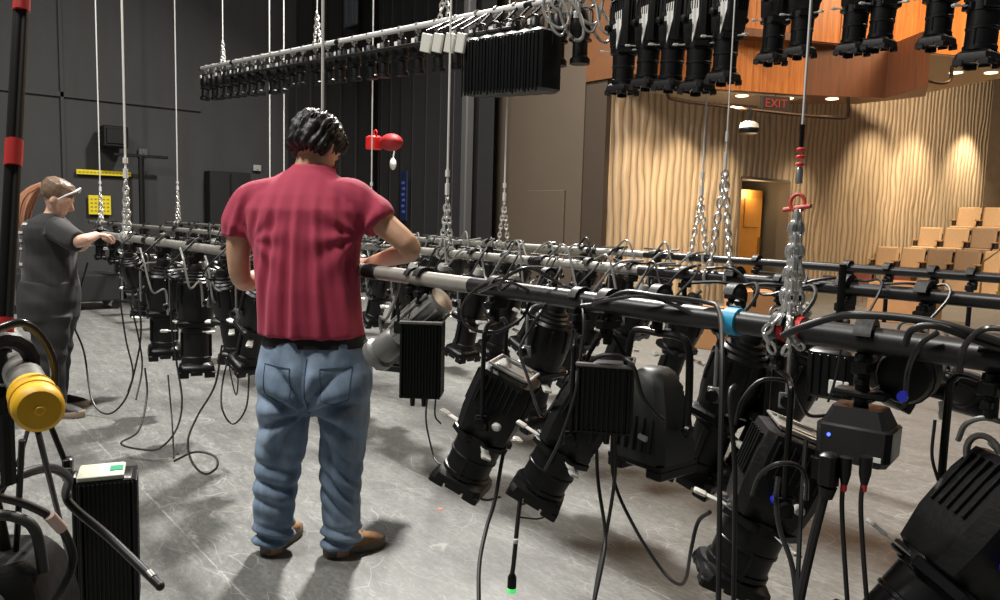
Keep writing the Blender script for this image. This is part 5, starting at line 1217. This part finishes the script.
# hair
HR, nt, bb = node_mat('black_hair'); tc = N(nt, 'ShaderNodeTexCoord').outputs['Object']
bb.inputs['Base Color'].default_value = (.010, .009, .009, 1); bb.inputs['Roughness'].default_value = .48; bb.inputs['Specular IOR Level'].default_value = .45
b = MB()
lofted(b, [hr(0, -.012, .128, .03, .035), hr(0, -.016, .118, .065, .075), hr(0, -.02, .085, .092, .105), hr(0, -.022, .04, .099, .112), hr(0, -.026, .0, .094, .102), hr(0, -.038, -.035, .096, .082), hr(0, -.046, -.058, .080, .064)], 22)
lofted(b, [hr(0, .06, .10, .06, .05), hr(0, .085, .07, .07, .035), hr(0, .095, .045, .06, .018)], 14)
def clump(p, n_):
    v = Mh.transposed() @ (p-HC_); a = math.atan2(v.x, v.y+.02); 
    return .0055*math.sin(a*17+v.z*38+3*noise.noise(v*14)) + .004*noise.noise(v*45)+.002*math.sin(a*60+v.z*60)
skin_bake(b, 'hair', HR, man, .006, 1, clump)
b = MB(); random.seed(3)
for k in range(150):
    a = random.uniform(0, 2*PI); t = random.uniform(.1, 1.25); r0 = math.sin(t); x, y, z = .092*r0*math.sin(a), -.02+.108*r0*math.cos(a), .03+.10*math.cos(t)
    if y > .05 and z < .05: continue
    pts = []; a2 = a
    for j in range(5):
        tt = t+j*.14; a2 += .05+random.uniform(-.05, .05); rr_ = math.sin(min(tt, 2.2)); g = 1.0+.05*math.sin(j*1.2)
        pts.append(H(.099*rr_*math.sin(a2)*g, -.02+.113*rr_*math.cos(a2)*g, .03+.103*math.cos(tt)))
    b.tube(smooth_path(pts, 3), interp([.002, .0045, .0045, .0035, .0008], 3), 5)
b.build('hair_locks', HR, man)
# ---------- woman
DKC = mat('charcoal_cotton', (.022, .022, .024), .85, 0, .25, 12, .05, sheen=.15); PANT = mat('faded_black_denim', (.026, .027, .029), .85, 0, .3, 10, .05)
wom, W_ = person_frame(52, 412, 5.0, 'person in black clothes with a reddish ponytail and white headband')
kw = 1/154.0
def EW(px, py, dy, hw, hd, yaw=0.0):
    c, s = math.cos(yaw), math.sin(yaw); return (W_(px, py, dy), Vector((c, s, 0))*hw*kw, Vector((-s, c, 0))*hd)
b = MB()
lofted(b, [EW(50, 300, .0, 20, .10), EW(50, 270, .0, 18, .10), EW(50, 240, .0, 19, .11), EW(49, 226, .0, 17, .11), EW(50, 218, .0, 10, .06), EW(53, 212, .0, 7.5, .045), EW(56, 204, .0, 7.5, .048)], 18)
for dy, x1, x2, x3 in ((-.09, 50, 52, 62), (.10, 54, 56, 56)):
    lofted(b, [EW(x1, 300, dy, 14, .08), EW(x1+2, 340, dy, 11, .07), EW(x2, 370, dy, 9, .06), EW(x2+3, 395, dy, 8, .05), EW(x3, 410, dy, 6, .04)], 14)
WH = W_(58, 198, 0); Mw_ = Matrix.Rotation(R(-72), 3, 'Z') @ Matrix.Rotation(R(-30), 3, 'X')
def H2(x, y, z): return WH + Mw_ @ Vector((x, y, z))
def hw_(x, y, z, a, b_): return (H2(x, y, z), Mw_ @ Vector((a, 0, 0)), Mw_ @ Vector((0, b_, 0)))
lofted(b, [hw_(0, -.005, .105, .02, .025), hw_(0, -.008, .098, .048, .058), hw_(0, -.01, .07, .070, .086), hw_(0, -.008, .03, .076, .094), hw_(0, 0, -.01, .073, .09), hw_(0, .012, -.045, .063, .078), hw_(0, .028, -.08, .05, .06), hw_(0, .045, -.102, .036, .04), hw_(0, .055, -.115, .02, .022)], 20)
lofted(b, [hw_(0, .080, .02, .007, .008), hw_(0, .095, -.005, .009, .013), hw_(0, .108, -.028, .013, .016), hw_(0, .095, -.042, .010, .012)], 10)
for s in (-1, 1): b.ell(H2(s*.078, -.005, -.015), .008, .017, .030, 10, 8, Mw_); b.ell(H2(s*.03, .074, .025), .024, .012, .009, 10, 6, Mw_)
b.ell(H2(0, .084, -.068), .022, .012, .008, 10, 6, Mw_)
we = W_(84, 240, -.17); ww = W_(97, 235, -.05)
tr(b, [W_(58, 228, -.12), W_(66, 234, -.16), W_(76, 241, -.19), we, ww], [.05, .046, .042, .039, .026]); hand(b, ww, (W_(108, 236, .02)-ww), (.1, 0, -1), .92, 1, 1.0)
we2 = W_(82, 246, .24); ww2 = W_(92, 236, .18)
tr(b, [W_(58, 228, .13), W_(66, 234, .17), W_(76, 244, .22), we2, ww2], [.05, .046, .042, .036, .025]); hand(b, ww2, (W_(104, 234, .16)-ww2), (.1, 0, -1), .92, -1, 1.0)
skin_bake(b, 'body', SKIN2, wom, .009, 2)
b = MB()
lofted(b, [EW(50, 286, .0, 26, .165), EW(50, 275, .0, 25.5, .16), EW(49.5, 255, .0, 24, .15), EW(49, 238, .0, 26, .165), EW(48, 228, .0, 23.5, .165), EW(48, 221, .0, 18, .14), EW(50, 216, .0, 11, .09), EW(51, 213, .0, 9, .06)], 22, 2.2)
tr(b, [W_(54, 227, -.12), W_(64, 233, -.15), W_(74, 240, -.18), W_(79, 241.5, -.19)], [.075, .074, .07, .066]); tr(b, [W_(54, 227, .12), W_(64, 233, .16), W_(76, 243, .21)], [.07, .068, .062])
skin_bake(b, 'tshirt', DKC, wom, .010, 3, lambda p, n_: .008*math.sin(p.x*18+p.z*22+2*noise.noise(p*5))*max(0, min(1, (1.25-p.z)/.2))+.004*noise.noise(p*10))
b = MB(); WP = mat('white_print', (.6, .6, .58), .7)
tsh = [o for o in wom.children if o.name.startswith('tshirt')][0]
for k, (px, py, w_, h_) in enumerate(((37, 224, 8, 2.2), (34, 232, 7, 2.2), (32.5, 240, 6, 2.6), (31.5, 248, 5, 2), (33, 263, 7, 2.8))):
    c = W_(px, py, 0); T_ = []
    for s in range(5):
        for zz_ in (-1, 1):
            hit, loc, nn_, _ = tsh.ray_cast(Vector((c.x+(s-2)/4*w_*kw, -1, c.z+zz_*h_*kw/2)), Vector((0, 1, 0)))
            if hit: T_.append((loc+nn_*.004, loc+nn_*.0015))
    if len(T_) == 10:
        q = MB(); vs = [t[0] for t in T_]+[t[1] for t in T_]; fs = [(2*a_, 2*a_+2, 2*a_+3, 2*a_+1) for a_ in range(4)]+[(11+2*a_, 13+2*a_, 12+2*a_, 10+2*a_) for a_ in range(4)]
        q.add(vs, fs); q.build('shirt_print', WP, wom)
b = MB()
lofted(b, [EW(50, 280, .0, 26, .165), EW(49, 300, -.01, 28, .185), EW(49.5, 318, -.01, 26, .185), EW(50, 330, .0, 22, .15)], 22, 2.2)
for dy, pr_ in ((-.09, [(49, 315, 22), (50, 335, 18), (51, 360, 14), (53, 385, 11.5), (57, 408, 9.5)]), (.10, [(53, 315, 20), (55, 335, 18), (56, 360, 14), (56, 385, 12), (56, 404, 10)])):
    lofted(b, [EW(a_, b_, dy, c_, .09-.03*(b_-315)/95) for a_, b_, c_ in pr_], 16, 2.1)
skin_bake(b, 'trousers', PANT, wom, .010, 2, lambda p, n_: .006*math.sin(p.z*45+p.x*20+2*noise.noise(p*6))*(.3+.7*math.exp(-((p.z-.45)/.15)**2))+.005*noise.noise(p*9))
BS = mat('black_shoe', (.012, .012, .012), .6); GSO = mat('tan_sole', (.3, .24, .18), .7)
p = W_(59, 417, -.09); shoe((p.x-.10, -.09, 0), R(-4), wom, BS, GSO, .95); shoe((W_(53, 412, .1).x-.07, .11, 0), R(12), wom, BS, GSO, .95)
b = MB(); HW, nt, bb = node_mat('brown_hair'); tc = N(nt, 'ShaderNodeTexCoord').outputs['Object']; nt.links.new(mixc(nt, noise_n(nt, mapping(nt, tc, (10, 10, 30)), 5, 4), (.05, .03, .02), (.30, .20, .13)), bb.inputs['Base Color']); bb.inputs['Roughness'].default_value = .4
lofted(b, [hw_(0, -.012, .122, .03, .035), hw_(0, -.016, .112, .06, .07), hw_(0, -.02, .085, .085, .098), hw_(0, -.024, .04, .090, .105), hw_(0, -.03, .0, .083, .085), hw_(0, -.045, -.03, .06, .055)], 20)
skin_bake(b, 'hair', HW, wom, .007, 1, lambda p, n_: .003*noise.noise((p-WH)*40))
b = MB(); RH, nt, bb = node_mat('reddish_hair'); tc = N(nt, 'ShaderNodeTexCoord').outputs['Object']; nt.links.new(mixc(nt, noise_n(nt, mapping(nt, tc, (20, 20, 6)), 6, 4), (.35, .12, .05), (.70, .38, .24)), bb.inputs['Base Color']); bb.inputs['Roughness'].default_value = .5
pt0 = H2(0, -.115, .03); random.seed(9)
for k in range(36):
    j = Vector((random.uniform(-.03, .03), random.uniform(-.03, .03), random.uniform(-.02, .02)))
    pts = [pt0+j*.4, W_(33, 192, 0)+j, W_(26, 203, 0)+j*1.5, W_(23, 215, 0)+j*1.4, W_(22, 228+random.uniform(-6, 4), 0)+j]
    b.tube(smooth_path(pts, 4), interp([.008, .012, .012, .009, .002], 4), 6)
b.build('ponytail', RH, wom)
b = MB(); b.torus(pt0, .022, .007, 12, 6, Mw_ @ Matrix.Rotation(PI/2, 3, 'X')); b.build('hair_tie', WHT, wom)
b = MB(); b.tube(smooth_path([H2(.085, .02, .0), H2(.088, .05, .05), H2(.07, .075, .09), H2(.0, .08, .122), H2(-.07, .075, .09)], 6), .006, 8); b.build('headband', WHT, wom)
# ------------------------------------------------------------------ light
def area(name, loc, target, size, power, colr, sy=None, spread=None):
    d = bpy.data.lights.new(name, 'AREA'); d.energy = power; d.color = colr; d.size = size
    if sy: d.shape = 'RECTANGLE'; d.size_y = sy
    if spread: d.spread = spread
    o = bpy.data.objects.new(name, d); COL.objects.link(o); o.location = loc
    o.rotation_euler = (Vector(target)-Vector(loc)).to_track_quat('-Z', 'Y').to_euler(); return o
def spot(name, loc, target, power, colr, ang, blend=.5, rad=.05):
    d = bpy.data.lights.new(name, 'SPOT'); d.energy = power; d.color = colr; d.spot_size = R(ang); d.spot_blend = blend; d.shadow_soft_size = rad
    o = bpy.data.objects.new(name, d); COL.objects.link(o); o.location = loc
    o.rotation_euler = (Vector(target)-Vector(loc)).to_track_quat('-Z', 'Y').to_euler(); return o
area('work_light_a', (-8.0, 5.5, 8.0), (-4.5, 2.0, 0), .7, 1750, (1, .96, .9))
area('work_light_b', (-2.5, -1.5, 8.0), (-3, 1.5, 0), 1.2, 480, (1, .95, .88))
area('work_light_c', (-6.5, -2.5, 7.5), (-6, 1.0, 0), 1.2, 420, (1, .97, .92))
area('house_light', (-3, 12, 8.5), (-3, 12, 0), 3, 150, (1, .72, .42))
area('house_light_b', (0, 9, 8.0), (-1, 5, 0), 1.5, 150, (1, .74, .5))
WARM = (1, .78, .50)
for k, (px, off, z0, pw, an, tz) in enumerate(((640, 1.2, zs-.2, 150, 75, 1.4), (682, 1.2, zs-.2, 420, 80, 1.3), (722, 1.2, zs-.2, 160, 75, 1.4), (800, 1.3, zs-.2, 110, 75, 1.2), (872, 1.6, 4.2, 420, 78, 1.6), (905, 1.6, 4.2, 380, 78, 1.6), (948, 1.5, 4.2, 420, 78, 1.9))):
    q = atx(px, 105, WA); spot('wall_downlight', (WA+off, q.y, z0), (WA+.05, q.y, tz), pw, WARM, an, .9, .08)
area('wall_fill', (-3.2, 12.5, 6.5), (WA, 13.5, 1.5), 1.5, 90, (1, .76, .48), spread=R(110))  # unseen fill added to brighten the ribbed wall
area('seat_wash', (-3.5, 15.5, 8.0), (-6.5, 18.5, 1.0), 1.5, 300, (1, .78, .52), spread=R(100))
pl = bpy.data.lights.new('vestibule_lamp', 'POINT'); pl.energy = 14; pl.color = (1, .75, .45); pl.shadow_soft_size = .15
po = bpy.data.objects.new('vestibule_lamp', pl); COL.objects.link(po); po.location = (WA-.3, yy0+.9, zt-.25)
wd_ = bpy.data.worlds.new('world'); scene.world = wd_; wd_.use_nodes = True
wd_.node_tree.nodes['Background'].inputs[0].default_value = (.9, .95, 1, 1); wd_.node_tree.nodes['Background'].inputs[1].default_value = .05  # dim grey background added as overall fill light
scene.view_settings.view_transform = 'Standard'; scene.view_settings.look = 'None'; scene.view_settings.exposure = 0; scene.view_settings.gamma = 1; scene.view_settings.use_curve_mapping = False
